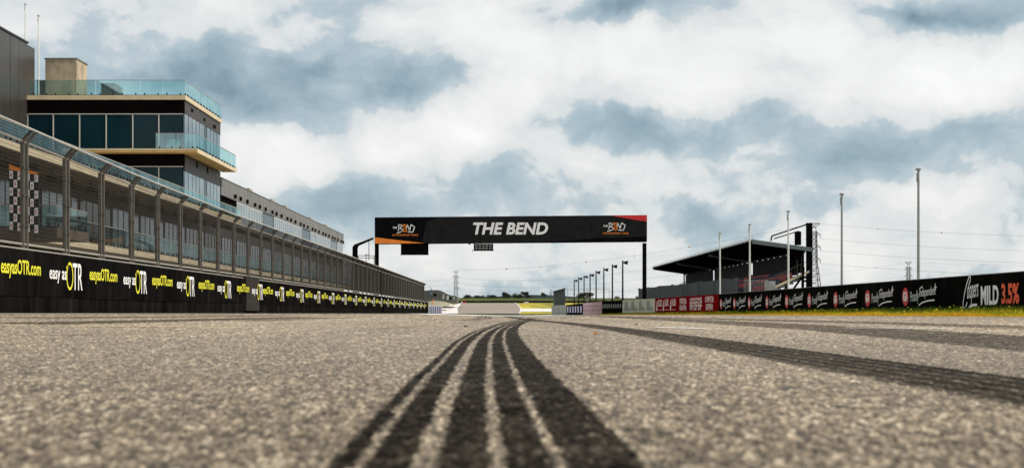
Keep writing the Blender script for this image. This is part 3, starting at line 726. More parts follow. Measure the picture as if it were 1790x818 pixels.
# ------------------------------------------------------------------ start gantry
GD = 102.5; PM = F/GD
gx0, gx1 = (655-CX)/PM, (1131-CX)/PM
gzl = lambda p: CZ+(HY-p)/PM
tilt = (4.0/PM)/(gx1-gx0)
gt = empty('start_gantry', (0, GD, 0), 'black start gantry spanning the track with white lettering and an orange and a red corner', 'gantry')
def gp_(px, py): return ((px-CX)/PM, gzl(py))
c4 = [gp_(655,426), gp_(1131,422), gp_(1131,376), gp_(655,380)]
mb = MB(); mb.prism(c4, GD, GD+1.1); mb.build('beam', 'black', gt)
YF = GD-.006
def gpoly(m, pts, name, off=0):
    mb = MB(); put_poly(mb, (0, YF-off, 0), (1,0,0), (0,0,1), [gp_(*p) for p in pts]); return mb.build(name, m, gt)
gpoly('charcoal', [(738,425.2), (745,388), (765,379.5), (1131,376.4), (1131,414), (1046,416), (950,423.4)], 'printed_panel')
gpoly('orange', [(655.3,415), (742,425.1), (655.3,425.8)], 'orange_corner', .004)
gpoly('red', [(1068,377), (1130.8,376.2), (1130.8,387.5), (1105,383.5)], 'red_corner', .004)
mb = MB(); put_text(mb, 'THE BEND', (0, YF-.008, 0), (1,0,0), (0,0,1), ((827-CX)/PM, gzl(410), (958-CX)/PM, gzl(389)), .032, .20); mb.build('lettering', 'white', gt)
def logo(cx, cy):
    """hand drawn club mark: THE, B, an orange figure for E, N, D, and two words below"""
    O = ((cx-CX)/PM, YF-.008, gzl(cy)); U = (1/PM, 0, 0); V = (0, 0, 1/PM)     # local units: photo pixels from the mark's middle
    mb = MB()
    put_text(mb, 'THE', O, U, V, (-23.5, .8, -15.5, 4), .03, .2)
    stroke(mb, O, U, V, [(-14, -3), (-12.5, 2), (-13.5, 7.5), (-9, 7.5), (-7.2, 5.5), (-11.5, 1), (-7, .2), (-6.2, -3.2), (-8, -4.4), (-16, -7)], 1.35)
    stroke(mb, O, U, V, [(1.6, 7), (.8, 1.5)], 1.2); stroke(mb, O, U, V, [(2, 7.5), (6.2, -2.8), (8.2, 7.5)], 1.4)
    stroke(mb, O, U, V, [(8.6, 7.8), (15, 3.8), (11.5, -5.3), (3.4, -4.6)], 1.5)
    mb.build('logo_lettering', 'white', gt)
    mb = MB(); O2 = ((cx-CX)/PM, YF-.012, gzl(cy))
    stroke(mb, O2, U, V, [(-5.8, 7), (.6, 7), (-.2, 3.6), (-3.6, 1.6), (.4, -.6), (.8, -3.2), (-2, -4.8), (-5.6, -2.2)], 1.9)
    stroke(mb, O2, U, V, [(-5, 5), (-2, 1.6), (-5.6, -1)], 1.5)
    put_text(mb, 'MOTORSPORT PARK', O2, U, V, (-24.5, -12, 21.5, -8.9), .008, .3)
    mb.build('orange_logo_lettering', 'orange', gt)
logo(710, 400.5); logo(1078, 397.5)
for px in (657.5, 1127.7):
    x = (px-CX)/PM; mb = MB(); mb.box(x-.13, x+.13, GD+.3, GD+.75, 0, gzl(424)-.02); mb.build('post', 'black', gt)
hb = empty('hanging_board', ((724-CX)/PM, GD+.2, gzl(436)), 'blank black rectangular board hung under the left end of the gantry', 'display board')
mb = MB(); mb.box((700.5-CX)/PM, (748.5-CX)/PM, GD+.1, GD+.35, gzl(445), gzl(427.2)); mb.build('panel', 'darkwall', hb)
mb = MB(); [mb.box((p-CX)/PM-.03, (p-CX)/PM+.03, GD+.18, GD+.26, gzl(427.2)+.003, gzl(424.9)) for p in (706, 743)]; mb.build('bracket', 'black', hb)
mb = MB(); a_, b_ = (700.5-CX)/PM, (748.5-CX)/PM
mb.box(a_-.03, b_+.03, GD+.06, GD+.098, gzl(445)-.03, gzl(445)+.02); mb.box(a_-.03, b_+.03, GD+.06, GD+.098, gzl(427.2)-.02, gzl(427.2)+.03)
mb.build('frame', 'black', hb)
lb = empty('start_lights', ((845-CX)/PM, GD+.2, gzl(432)), 'small row of unlit start light housings hung under the middle of the gantry', 'start lights')
mb = MB(); a_, b_ = (828-CX)/PM, (862-CX)/PM; mb.box(a_, b_, GD+.15, GD+.4, gzl(438), gzl(426)); mb.box(a_-.12, b_+.05, GD+.1, GD+.16, gzl(438.4), gzl(437)); mb.build('housing', 'black', lb)
for i in range(5):
    for j in range(2):
        c = ((832.5+i*6.1-CX)/PM, GD+.13, gzl(429.5+j*4.6)); mb = MB(); mb.box(c[0]-.095, c[0]+.095, GD+.09, GD+.148, c[2]-.075, c[2]+.075); mb.build('lens', 'greymark', lb, bevel=.02)
mb = MB(); [mb.box((p-CX)/PM-.03, (p-CX)/PM+.03, GD+.2, GD+.28, gzl(426)+.003, gzl(423.8)) for p in (829, 860, 820)]; mb.box((819-CX)/PM, (822-CX)/PM, GD+.15, GD+.3, gzl(427.5), gzl(424.2)); mb.build('bracket', 'black', lb)

# black boom and service platform behind the fence
bo = empty('boom_arm', ((625-CX)/F*104, 104, 0), 'black bent boom arm rising behind the fence left of the gantry', 'boom')
P = lambda px, py, d: ((px-CX)/F*d, d, CZ+(HY-py)/F*d)
mb = MB(); pts = [(616,520), (616,432), (619,427.5), (652,415), (652,418), (626,429.5), (624.5,434), (624.5,520)]
mb.prism([(P(a, b, 104)[0], P(a, b, 104)[2]) for a, b in pts], 104, 104.35); mb.build('arm', 'black', bo)
mb = MB(); mb.bar(P(644.8,420,104.1), P(644.8,455,104.1), .03); mb.build('stay', 'steel', bo)
pl = empty('service_platform', ((640-CX)/F*105, 105, 0), 'small grey railing platform behind the fence beside the left gantry post', 'platform')
mb = MB()
for p_, q_ in (((626,447),(655,447)), ((626,451),(655,451)), ((626,447),(626,470)), ((640,445),(640,470)), ((654,447),(654,470)), ((637,445),(646,445))): mb.bar(P(*p_, 105), P(*q_, 105), .03)
mb.build('railing', 'steel', pl); mb = MB(); mb.box(P(622,470,105)[0], P(656,470,105)[0], 104.9, 106, 2.9, 3.0); [mb.box(P(p,470,105)[0]-.05, P(p,470,105)[0]+.05, 105.3, 105.4, 0, 2.9) for p in (626, 652)]; mb.build('deck', 'steel', pl)
# striped board past the end of the pit wall
sb = empty('striped_barrier', (-9.7, 168, 0), 'low barrier with blue and white upright stripes past the end of the pit wall', 'barrier')
mb = MB(); mb.prism([(P(a, b, 166)[0], P(a, b, 166)[2]) for a, b in ((749,551), (772.5,551), (772.5,534), (749,533))], 166, 166.5); mb.build('panel', 'white', sb)
mb = MB()
for i in range(7):
    a_ = 751+i*3.2; mb.poly([Vector(P(a_, 549, 165.98)), Vector(P(a_+1.3, 549, 165.98)), Vector(P(a_+1.3, 535, 165.98)), Vector(P(a_, 535, 165.98))])
mb.build('stripe', 'blue', sb)

# ------------------------------------------------------------------ right-hand barriers
def hit(px, A, B):
    u = (px-CX)/F; (ax, ay), (bx, by_) = A, B
    t = (u*ay-ax)/((bx-ax)-u*(by_-ay)); return (ax+(bx-ax)*t, ay+(by_-ay)*t)
class Face:
    """a straight barrier face from A (far end) to B (near end), seen from the track"""
    def __init__(s, A, B):
        s.A = Vector((A[0], A[1], 0)); s.B = Vector((B[0], B[1], 0)); s.U = (s.B-s.A).normalized(); s.L = (s.B-s.A).length
        s.N = Vector((-abs(s.U.y), s.U.x*(1 if s.U.y < 0 else -1), 0)); s.N = Vector((s.U.y, -s.U.x, 0))
        if s.N.x > 0: s.N = -s.N
        s.V = Vector((0,0,1)); s.a2 = (A[0], A[1]); s.b2 = (B[0], B[1])
    def s_at(s, px): h = hit(px, s.a2, s.b2); return (Vector((h[0], h[1], 0))-s.A).length
    def O(s, off=.006): return s.A+s.N*off
    def slab(s, mb, s0, s1, z0, z1, th=.22, zr=None, zr0=None):
        a_ = s.A+s.U*s0; b_ = s.A+s.U*s1; zr = z1 if zr is None else zr; b2 = b_-s.N*th; a2 = a_-s.N*th
        mb.add([(a_.x,a_.y,z0),(b_.x,b_.y,z0),(b2.x,b2.y,z0),(a2.x,a2.y,z0),(a_.x,a_.y,z1),(b_.x,b_.y,zr),(b2.x,b2.y,zr),(a2.x,a2.y,z1)],
               [(0,3,2,1),(4,5,6,7),(0,1,5,4),(1,2,6,5),(2,3,7,6),(3,0,4,7)])
PT = [(964, 140, .99), (990, 131, .99), (1019, 122, 1.08), (1052, 113, 1.15), (1088, 104, 1.175), (1145, 92, 1.177), (1256, 67, 1.115)]
WP = [((p-CX)/F*d, d, z) for p, d, z in PT]
nearB = (11.68-.03*12, 12.0)
def section(i, m, label, gap=.03):
    A, B = WP[i], WP[i+1]; t = empty('track_barrier', (A[0], A[1], 0), label, 'barrier', 'barrier sections along the right of the track')
    f = Face(A[:2], B[:2]); mb = MB(); f.slab(mb, gap, f.L, 0, A[2], .25, B[2]); mb.build('panel', m, t)
    mb = MB(); f2 = Face(A[:2], B[:2]); f2.slab(mb, gap, f.L, A[2]+.002, A[2]+.022, .25, B[2]+.022); 
    return t, f
t, f = section(0, 'greyconc', 'plain pale grey concrete barrier section at the far end of the right side row')
mb = MB(); [f.slab(mb, f.L*k/4-.02, f.L*k/4+.02, .1, .98, -.012) for k in (1, 2, 3)]; mb.build('joint', 'darkframe', t)
t, f = section(1, 'black', 'black barrier section with pale lilac upright bars next to the grey one')
mb = MB()
for k in range(6):
    s0 = f.L*(k+.35)/6.3; put_poly(mb, f.O(), f.U, f.V, [(s0, .28), (s0+.7, .28), (s0+.7, .85), (s0, .85)])
mb.build('bar_print', 'palelilac', t)
t, f = section(2, 'pink', 'faded pink barrier section between two black ones')
mb = MB()
for k in range(14):
    for r in range(2):
        s0 = f.L*(k+.2)/14; put_poly(mb, f.O(), f.U, f.V, [(s0, .38+.33*r), (s0+.28, .38+.33*r), (s0+.28, .60+.33*r+random.uniform(-.05,.05)), (s0, .58+.33*r)])
mb.build('block_print', 'mauve', t)
t, f = section(3, 'black', 'black barrier section with dull olive marks beside the white one')
mb = MB()
for k in range(9):
    s0 = f.L*(k+.3)/9.3; put_poly(mb, f.O(), f.U, f.V, [(s0, .62), (s0+.45, .62), (s0+.45, .98-random.uniform(0,.12)), (s0, .95)])
mb.build('mark_print', 'greymark', t)
t, f = section(4, 'palebanner', 'off-white barrier section with four grey bottle-like motifs')
mb = MB(); mb2 = MB()
for px in (1092, 1103.5, 1117, 1130.5):
    s0 = f.s_at(px); s1 = f.s_at(px+5.2); s2 = f.s_at(px+10.5); O = f.O()
    stroke(mb, O, f.U, f.V, [(s0, .45), (s0, .98), (s1, .98), (s1, .45)], .09); stroke(mb, O, f.U, f.V, [((s0+s1)/2, 1.0), ((s0+s1)/2, 1.06)], .3)
    put_poly(mb, f.O(.004), f.U, f.V, [(s0, .5), (s1, .5), (s1, .9), (s0, .9)])
    put_poly(mb2, O, f.U, f.V, [(s0, .43), (s2, .43), (s2, .48), (s0, .48)]); put_poly(mb2, O, f.U, f.V, [(s1+.2, .55), (s2-.1, .55), (s2-.1, .62), (s1+.2, .62)])
mb.build('motif', 'greyprint' if 'greyprint' in M else 'greymark', t); mb2.build('underline', 'darkframe', t)
t, f = section(5, 'maroon', 'maroon barrier section printed with faded white blocks of lettering')
mb = MB(); O = f.O()
def px_rect(mb, f, p0, p1, z0, z1, O=None):
    s0, s1 = f.s_at(p0), f.s_at(p1); put_poly(mb, O or f.O(), f.U, f.V, [(s0, z0), (s1, z0), (s1, z1), (s0, z1)])
def word(mb, f, p0, p1, z0, z1, n):
    """too small to read in the photo: a run of letter sized strokes"""
    s0, s1 = f.s_at(p0), f.s_at(p1); wd = (s1-s0)/n
    for k in range(n):
        a_ = s0+k*wd; O = f.O()
        put_poly(mb, O, f.U, f.V, [(a_, z0), (a_+wd*.30, z0), (a_+wd*.30, z1), (a_, z1)])
        for zc in random.sample((0, .4, .8), 2): put_poly(mb, f.O(.009), f.U, f.V, [(a_, z0+(z1-z0)*zc), (a_+wd*.82, z0+(z1-z0)*zc), (a_+wd*.82, z0+(z1-z0)*(zc+.2)), (a_, z0+(z1-z0)*(zc+.2))])
        if random.random() < .6: put_poly(mb, O, f.U, f.V, [(a_+wd*.6, z0), (a_+wd*.82, z0), (a_+wd*.82, z1), (a_+wd*.6, z1)])
for a_ in (1147, 1158.5, 1171):
    s0, s1 = f.s_at(a_), f.s_at(a_+2.4); put_poly(mb, O, f.U, f.V, [(s0, .38), (s1, .38), (s1, 1.02), (s1-.3, .98)])
    word(mb, f, a_+3.5, a_+10.5, .66, 1.06, 5); px_rect(mb, f, a_+3.6, a_+10.2, .42, .45)
word(mb, f, 1188.5, 1200.5, .74, 1.04, 6); word(mb, f, 1188, 1200.5, .40, .67, 6)
word(mb, f, 1206, 1228, .88, 1.03, 9); word(mb, f, 1206, 1228, .38, .84, 6)
word(mb, f, 1233, 1248, .76, 1.04, 6); word(mb, f, 1234, 1246.5, .38, .68, 5)
mb.build('lettering', 'pinkprint', t)
# long black section nearest the camera
A = WP[6]; f = Face(A[:2], nearB)
t = empty('track_barrier', (A[0], A[1], 0), 'long black barrier section with red round logos and white script nearest on the right', 'barrier', 'barrier sections along the right of the track')
zn = lambda s: 1.115+(1.085-1.115)*min(1, s/30)
mb = MB(); s = 0.02
while s < f.L:
    e = min(s+3.6, f.L); f.slab(mb, s+.006, e-.006, 0, zn(s), .25, zn(e)); s = e
mb.build('panel', 'banner', t)
mb = MB()
for s_a, s_b in ((.02, 30), (30, f.L)):
    a_ = f.A+f.U*s_a; b_ = f.A+f.U*s_b; mb.bar((a_.x+.12, a_.y, zn(s_a)+.012), (b_.x+.12, b_.y, zn(s_b)+.012), .016)
mb.build('cap_strip', 'rail', t)
for px in (1260.6, 1284, 1310, 1341, 1375.5, 1415, 1461, 1517, 1583):
    c = f.s_at(px); O = f.O(.008); ms = MB(); ellipse(ms, O, f.U, f.V, c, .65, .26, .245, 20); badge = ms.build('round_logo', 'red', t)
    ms = MB(); put_text(ms, 'IGA', f.O(.012), f.U, f.V, (c-.19, .53, c+.19, .79), .05, .12); ms.build('logo_lettering', 'white', badge)
    ms = MB(); put_text(ms, 'Proudly', f.O(.008), f.U, f.V, (c+.42, .42, c+1.14, .78), .006, .12, .04); lw = ms.build('script_lettering', 'greywhite', t)
    ms = MB(); put_text(ms, 'Independent', f.O(.008), f.U, f.V, (c+1.20, .56, c+2.48, .86), .0, .10, .05)
    stroke(ms, f.O(.008), f.U, f.V, [(c+1.15, .42), (c+1.45, .49), (c+1.9, .53), (c+2.4, .54)], .035)
    stroke(ms, f.O(.008), f.U, f.V, [(c+2.38, .86), (c+2.56, .86)], .03); stroke(ms, f.O(.011), f.U, f.V, [(c+2.47, .79), (c+2.47, .94)], .05)
    stroke(ms, f.O(.0095), f.U, f.V, [(c+1.21, .84), (c+1.45, .90)], .03)
    ms.build('script_lettering', 'white', t)
ms = MB(); s0, s1 = f.s_at(1683), f.s_at(1711); L = s1-s0; O = f.O(.008)
q = lambda pts: [(s0+a_*L, b_) for a_, b_ in pts]
put_text(ms, 'oopers', O, f.U, f.V, (s0+.30*L, .40, s1, .84), .006, .35, .05)
stroke(ms, O, f.U, f.V, q([(.40, .86), (.50, .98), (.50, 1.06), (.42, 1.06), (.28, .90), (.14, .68), (.05, .48), (.04, .36), (.12, .31), (.22, .36), (.31, .46)]), .04)
stroke(ms, O, f.U, f.V, q([(.34, .27), (.45, .36), (.62, .40), (.9, .40)]), .06)
ms.build('script_lettering', 'white', t)
ms = MB(); put_text(ms, 'MILD', f.O(.008), f.U, f.V, (f.s_at(1715), .40, f.s_at(1746), .83), .035); ms.build('lettering', 'white', t)
ms = MB(); put_text(ms, '3.5%', f.O(.008), f.U, f.V, (f.s_at(1751), .41, f.s_at(1782), .86), .035); ms.build('lettering', 'redorange', t)

# verge grass and dandelions
rng = np.random.default_rng(5)
def blades():
    n = 52000; d = 15*np.exp(rng.random(n)*math.log(110/15)); t_ = rng.random(n)
    xb = np.where(d < 67, 11.68-.03*d, np.interp(d, [67, 92, 104, 131, 140], [9.67, 9.18, 7.99, 4.9, 3.8])); x0 = np.minimum(8.9, xb-1.0)
    x = x0+.02+(xb-x0-.04)*t_; z = gz(x, d)
    h = (.02+.10*rng.random(n)**1.5*(.25+1.2*t_))*(1+.0035*d); wd = .006+.00022*d; a_ = rng.random(n)*math.pi; lean = (rng.random((n, 2))-.5)*h[:, None]
    v = np.zeros((n, 3, 3)); v[:, 0] = np.stack([x-np.cos(a_)*wd, d-np.sin(a_)*wd, z-.01], 1); v[:, 1] = np.stack([x+np.cos(a_)*wd, d+np.sin(a_)*wd, z-.01], 1)
    v[:, 2] = np.stack([x+lean[:, 0], d+lean[:, 1], z+h], 1)
    me = bpy.data.meshes.new('verge_grass'); me.from_pydata(v.reshape(-1, 3).tolist(), [], [(3*i, 3*i+1, 3*i+2) for i in range(n)])
    tone = np.clip(1.06-.98*t_**.8+.35*(rng.random(n)-.5)+.5*(vnoise(x*3, d, 1.5, 41)-.5), 0, 1)
    at = me.attributes.new('tone', 'FLOAT', 'POINT'); at.data.foreach_set('value', np.repeat(tone, 3).astype(np.float32))
    me.materials.append(M['blade']); o = bpy.data.objects.new('verge_grass', me); COL.objects.link(o)
    tag(o, 'short yellow and green grass along the foot of the right barriers', 'grass', kind='stuff')
blades()
mb = MB()
for _ in range(120):
    d = 16*math.exp(random.random()*math.log(6)); xb = 11.68-.03*d if d < 67 else 9.3; x = min(8.9, xb-1)+.5+random.random()*(xb-min(8.9, xb-1)-.6); z = float(gz(x, d))
    mb.ball((x, d, z+random.uniform(.07, .15)), .013+.00018*d, .6)
tag(mb.build('dandelions', 'flower'), 'yellow dandelion heads scattered in the grass by the right barriers', 'flowers', kind='stuff')

# ------------------------------------------------------------------ poles on the right
for px, top, d, lab in ((1258.5, 409, 130, 'leftmost of the five tall white poles, in front of the grandstand roof middle'), (1310.5, 394, 117, 'second white pole from the left, at the near roof corner of the grandstand'),
                        (1378, 371, 102, 'third white pole, in front of the grandstand stair end'), (1471.5, 341, 87, 'fourth white pole, alone between lattice pylon and tallest pole'), (1605.5, 298, 72.3, 'tallest looking and rightmost white pole above the black barrier')):
    flagpole((px-CX)/F*d, d, .2, CZ+(HY-top)/F*d, .085, lab, 'tall white poles on the right', 'whitepole' if px < 1400 else 'greypole')
fl0 = None
words = ['first and tallest looking dark floodlight pole beside the right gantry post', 'second dark floodlight pole counted from the gantry post', 'third dark floodlight pole counted from the gantry post', 'fourth dark floodlight pole counted from the gantry post',
         'fifth dark floodlight pole counted from the gantry post', 'sixth dark floodlight pole counted from the gantry post', 'seventh dark floodlight pole, next to the farthest', 'farthest and shortest looking dark floodlight pole, above the dark lilac striped barrier']
LP = [(1088.5, 455), (1070.5, 462), (1055.5, 468), (1042, 473), (1031.5, 478), (1021, 481), (1011.5, 484.5), (1003.8, 488)]
for i, (px, py) in enumerate(LP):
    d = 7.8*F/(HY-py); X_ = (px-CX)/F*d
    if fl0 is None:
        fl0 = empty('floodlight_pole', (X_, d, 0), words[0], 'floodlight', 'row of floodlight poles seen under the gantry'); base = (X_, d)
        mb = MB(); mb.bar((X_, d, -2), (X_, d, 8.0), .16, .10, 8); mb.build('pole', 'darkpole', fl0)
        mb = MB(); mb.prism([(X_+.15, 7.55), (X_+.7, 7.35), (X_+.78, 7.95), (X_+.15, 7.8)], d-.3, d+.3); mb.bar((X_, d, 7.7), (X_+.2, d, 7.68), .05); mb.build('lamp_head', 'darkpole', fl0)
    else:
        o = copy_tree(fl0); o.location = (X_, d, 0); o['label'] = words[i]

# shed and frame
sh = empty('shed', ((978-CX)/F*175, 175, 0), 'small grey ribbed shed with sloping roof behind the plain grey barrier section', 'shed')
mb = MB(); mb.prism([(P(a, b, 175)[0], P(a, b, 175)[2]) for a, b in ((968.5,560), (988,560), (988,504.5), (968.5,510))], 175, 178)
for i in range(9): x = P(969.5+i*2.2, 500, 175)[0]; mb.box(x-.03, x+.03, 174.97, 174.998, -1, 2.6+i*.04)
mb.build('wall', 'shed', sh)
mb = MB(); mb.prism([(P(a, b, 175)[0], P(a, b, 175)[2]) for a, b in ((967,510.2), (989.5,504), (989.5,502.8), (967,509))], 174.8, 178.2); mb.build('roof', 'darkframe', sh)
fr = empty('metal_frame', ((1030-CX)/F*255, 255, 0), 'thin pale goal-like pipe frame standing in the grass behind the floodlight poles', 'frame')
mb = MB()
for p_, q_ in (((991,504), (1065,504)), ((991,507), (1065,507)), ((1065,504), (1065,556)), ((1025.5,504), (1025.5,556)), ((1028,504), (1028,556)), ((992,504), (992,556))): mb.bar(P(*p_, 255), P(*q_, 255), .045)
mb.build('pipe', 'rail', fr)

# ------------------------------------------------------------------ grandstand
ga, gb = Vector((21.9, 130, 0)), Vector((20.4, 208, 0)); gu = (gb-ga).normalized(); gv = Vector((gu.y, -gu.x, 0)); GL = 78.0
gs = empty('grandstand', tuple(ga), 'covered grandstand with dark roof and red and blue seats beyond the right barriers', 'grandstand')
def Q(s, t, z): p = ga+gu*s+gv*t; return Vector((p.x, p.y, z))
def gbox(mb, s0, s1, t0, t1, z0, z1, zb0=None, zb1=None):
    """z0,z1 at the track side t0; zb0,zb1 at t1"""
    zb0 = z0 if zb0 is None else zb0; zb1 = z1 if zb1 is None else zb1
    mb.add([Q(s0,t0,z0),Q(s0,t1,zb0),Q(s1,t1,zb0),Q(s1,t0,z0),Q(s0,t0,z1),Q(s0,t1,zb1),Q(s1,t1,zb1),Q(s1,t0,z1)],
           [(0,3,2,1),(4,5,6,7),(0,1,5,4),(1,2,6,5),(2,3,7,6),(3,0,4,7)])
mb = MB(); gbox(mb, 0, GL, 0, 5.6, 6.80, 6.95, 6.05, 6.2)
for i in range(27): gbox(mb, i*3, i*3+.16, .1, 5.5, 6.6, 6.80, 5.85, 6.05)
mb.build('roof', 'roof', gs)
mb = MB(); gbox(mb, -.12, -.001, -.05, 5.5, 6.58, 6.97, 5.85, 6.22); mb.build('end_fascia', 'fascia', gs)
mb = MB(); gbox(mb, 0, GL, -.10, -.002, 6.86, 7.0); mb.build('gutter', 'greypole', gs)
mb = MB()
for s0 in (26, 52): mb.bar(Q(s0, .1, 6.55), Q(s0, 5.2, 5.75), .14)
mb.build('rafter', 'fascia', gs)
for s0, s1 in ((.8, 25), (26.8, 51), (52.8, 77)):
    mb = MB(); gbox(mb, s0, s1, 4.7, 4.76, 3.95, 5.80)
    mb.build('back_screen', 'backwall', gs)
mb = MB()
for i in range(27):
    if i % 9: gbox(mb, i*3-.95, i*3+.95, 4.71, 4.77, 5.803, 6.05)
mb.build('screen_bracket', 'backwall', gs)
for s0 in (0, 26, 52, GL):
    mb = MB(); mb.bar(Q(s0, 4.62, 0), Q(s0, 4.62, 6.1), .12); mb.build('column', 'black', gs)
mb = MB(); NR = 7
for r in range(NR): gbox(mb, .3, GL-.3, .9+r*.58, .9+(r+1)*.58, 1.8+r*.27, 2.05+r*.27)
gbox(mb, .3, GL-.3, -.4, .9, 1.75, 1.95)
mb.build('terrace', 'greymark', gs)
for r in range(NR):
    mb = MB(); z = 2.05+r*.27; t0 = 1.0+r*.58; s = .6
    while s < GL-.8:
        i = int((s-.6)/.5)
        if not (int(s) % 13 == 12):
            mb.cur = 0 if ((r+int(s/7)) % 4 in (0, 3)) else 1
            gbox(mb, s, s+.42, t0+.02, t0+.38, z+.34, z+.38); gbox(mb, s, s+.42, t0+.38, t0+.43, z+.34, z+.78, z+.34, z+.80)
        s += .5
    mb.build('seat_row', ['seatred', 'seatblue'], gs)
mb = MB(); mb.add([Q(.05,1.3,2.15),Q(.05,5.2,3.95),Q(.05,5.2,4.15),Q(.05,1.3,2.4),Q(.25,1.3,2.15),Q(.25,5.2,3.95),Q(.25,5.2,4.15),Q(.25,1.3,2.4)], [(0,1,2,3),(7,6,5,4),(3,2,6,7),(0,4,5,1),(1,5,6,2),(0,3,7,4)])
mb.build('stringer', 'cream', gs)
mb = MB()
for i in range(16): t_ = .9+i*.27; z = 2.2+max(0, (t_-1.3))*.46; mb.bar(Q(.1, t_, z), Q(.1, t_, z+1.05), .018)
mb.bar(Q(.1, .9, 3.2), Q(.1, 1.3, 3.28), .028); mb.bar(Q(.1, 1.3, 3.28), Q(.1, 5.0, 4.98), .03)
for t_, hh in ((1.4, 1.2), (4.1, 1.6), (4.5, 1.7)): mb.bar(Q(.1, t_, 2.2+(t_-1.3)*.46), Q(.1, t_, 2.2+(t_-1.3)*.46+hh), .035)
mb.build('side_railing', 'steel', gs)
mb = MB()
for a_, b_ in (((2.2, .2), (4.6, 3.6)), ((4.6, .2), (4.6, 3.8)), ((3.2, .2), (3.2, 3.0)), ((4.7, 1.7), (5.3, 3.2)), ((4.6, 3.15), (5.3, 3.25)), ((3.3, .3), (4.4, 1.8)), ((1.8, .2), (3.2, 2.8))): mb.bar(Q(.2, a_[0], a_[1]), Q(.2, b_[0], b_[1]), .12)
mb.build('brace', 'black', gs)
mb = MB()
for s_ in (-1.0, -.4):
    mb.bar(Q(s_, 1.1, 3.25), Q(s_, 2.6, 1.9), .04); mb.bar(Q(s_, 1.1, 2.9), Q(s_, 2.6, 1.55), .03); mb.bar(Q(s_, 1.1, 2.0), Q(s_, 1.1, 3.25), .04)
    for i in range(6): mb.bar(Q(s_, 1.2+i*.25, 1.9-i*.2), Q(s_, 1.2+i*.25, 3.15-i*.22), .015)
for i in range(7): mb.box(0,0,0,0,0,0) if False else gbox(mb, -1.0, -.4, 1.15+i*.22, 1.4+i*.22, 2.0-i*.2, 2.04-i*.2)
mb.build('stair', 'greypole', gs)
mb = MB()
pp = Q(.3, 5.25, 0); mb.box(pp.x-.26, pp.x+.26, pp.y-.2, pp.y+.2, 0, 8.5); mb.build('end_post', 'black', gs)
mb = MB(); pp = Q(.8, 4.35, 0); mb.box(pp.x-.28, pp.x+.28, pp.y, pp.y+.3, 6.5, 7.75); mb.build('roof_stub', 'black', gs)
mb = MB(); mb.bar(Q(.2, 1.8, 7.3), Q(.2, 5.3, 8.45), .09) ; mb.bar(Q(.2, 2.0, 7.05), Q(.2, 4.3, 7.75), .07); mb.bar(Q(.2, 1.8, 7.3), Q(.2, 1.7, 6.85), .08)
mb.build('roof_frame', 'black', gs)
mb = MB(); gbox(mb, .35, 3.2, 3.9, 4.6, 3.95, 5.95); mb.build('end_box', 'darkwall', gs)
mb = MB()
for s_ in range(0, 78, 3): mb.bar(Q(s_, .05, 6.95), Q(s_, .05, 7.18), .02)
mb.bar(Q(0, .05, 7.18), Q(GL, .05, 7.18), .02); mb.build('roof_railing', 'greypole', gs)
mb = MB()
mb.bar(Q(GL, 1.2, 3.0), Q(GL, 4.8, 4.9), .05); [mb.bar(Q(GL, 1.2+i*.9, 2+i*.45), Q(GL, 1.2+i*.9, 3.0+i*.47), .04) for i in range(5)]; mb.build('far_railing', 'steel', gs)

cr = empty('corrugated_fence', tuple(Q(0, -.9, 0)), 'grey corrugated steel fence in front of the grandstand seats', 'fence')
def cors(s0, s1, z1, name='sheet'):
    mb = MB(); s = s0
    while s < s1:
        e = min(s+2.4, s1); zj = z1+random.uniform(-.06, .10); k = s
        while k < e-.01:
            g_ = min(.3, e-k); gbox(mb, k, k+g_*.5, -1.0, -.96, .2, zj); gbox(mb, k+g_*.5, k+g_, -.96, -.92, .2, zj-.01); k += g_
        s = e
    mb.build(name, 'corr', cr)
for i in range(12): cors(2+i*7.2, 2+(i+1)*7.2-.05, 3.5+.045*i)
mb = MB(); 
for i in range(14): mb.bar(Q(-.9, -.95+i*.13, 1.9), Q(-.9, -.95+i*.13, 3.2), .015)
mb.bar(Q(-.9, -.95, 3.2), Q(-.9, .9, 3.2), .03); mb.bar(Q(-.9, -.95, 1.95), Q(-.9, .9, 1.95), .03)
mb.build('pipe_gate', 'rail', cr)
mb = MB(); gbox(mb, -.9, -.84, .9, 1.9, 1.9, 3.15); mb.build('end_sheet', 'greypole', cr)
mb = MB(); gbox(mb, -1.6, -.95, -1.0, 1.7, 1.55, 1.9); mb.build('landing', 'greymark', cr)

# ------------------------------------------------------------------ far things
ty = empty('tyre_wall', (0, 424, 3), 'long low black tyre wall where the far road ends', 'tyre wall')
mb = MB(); x = -17.5; 
while x < 60:
    zb = 3.3; mb.bar((x+.4, 424, zb), (x+.4, 424, zb+.72+random.uniform(-.05, .05)), .44, .42, 8); x += .84
mb.build('tyre_stack', 'tyre', ty)
kb = empty('kerb_block', P(812, 529, 418), 'small red and white marker block at the left corner of the far road', 'marker')
mb = MB(); a_ = P(808, 529.6, 418); b_ = P(815, 527.2, 418); mb.box(a_[0], b_[0], 418, 419, a_[2], b_[2]); mb.build('red_block', 'red', kb)
mb = MB(); a_ = P(806, 529.6, 418); b_ = P(808, 527, 418); mb.box(a_[0], b_[0]-.01, 418, 419, a_[2], b_[2]); mb.build('white_block', 'white', kb)
wb = empty('white_block', P(920, 529, 415), 'tiny white block by the tyre wall right of the far road', 'marker')
mb = MB(); a_ = P(916, 529.6, 415); b_ = P(923.5, 527.6, 415); mb.box(a_[0], b_[0], 415, 416, a_[2], b_[2]); mb.build('block', 'white', wb, bevel=.05)
fb = empty('far_building', P(772, 525, 360), 'low olive building with a curved roof beyond the end of the pit wall', 'building')
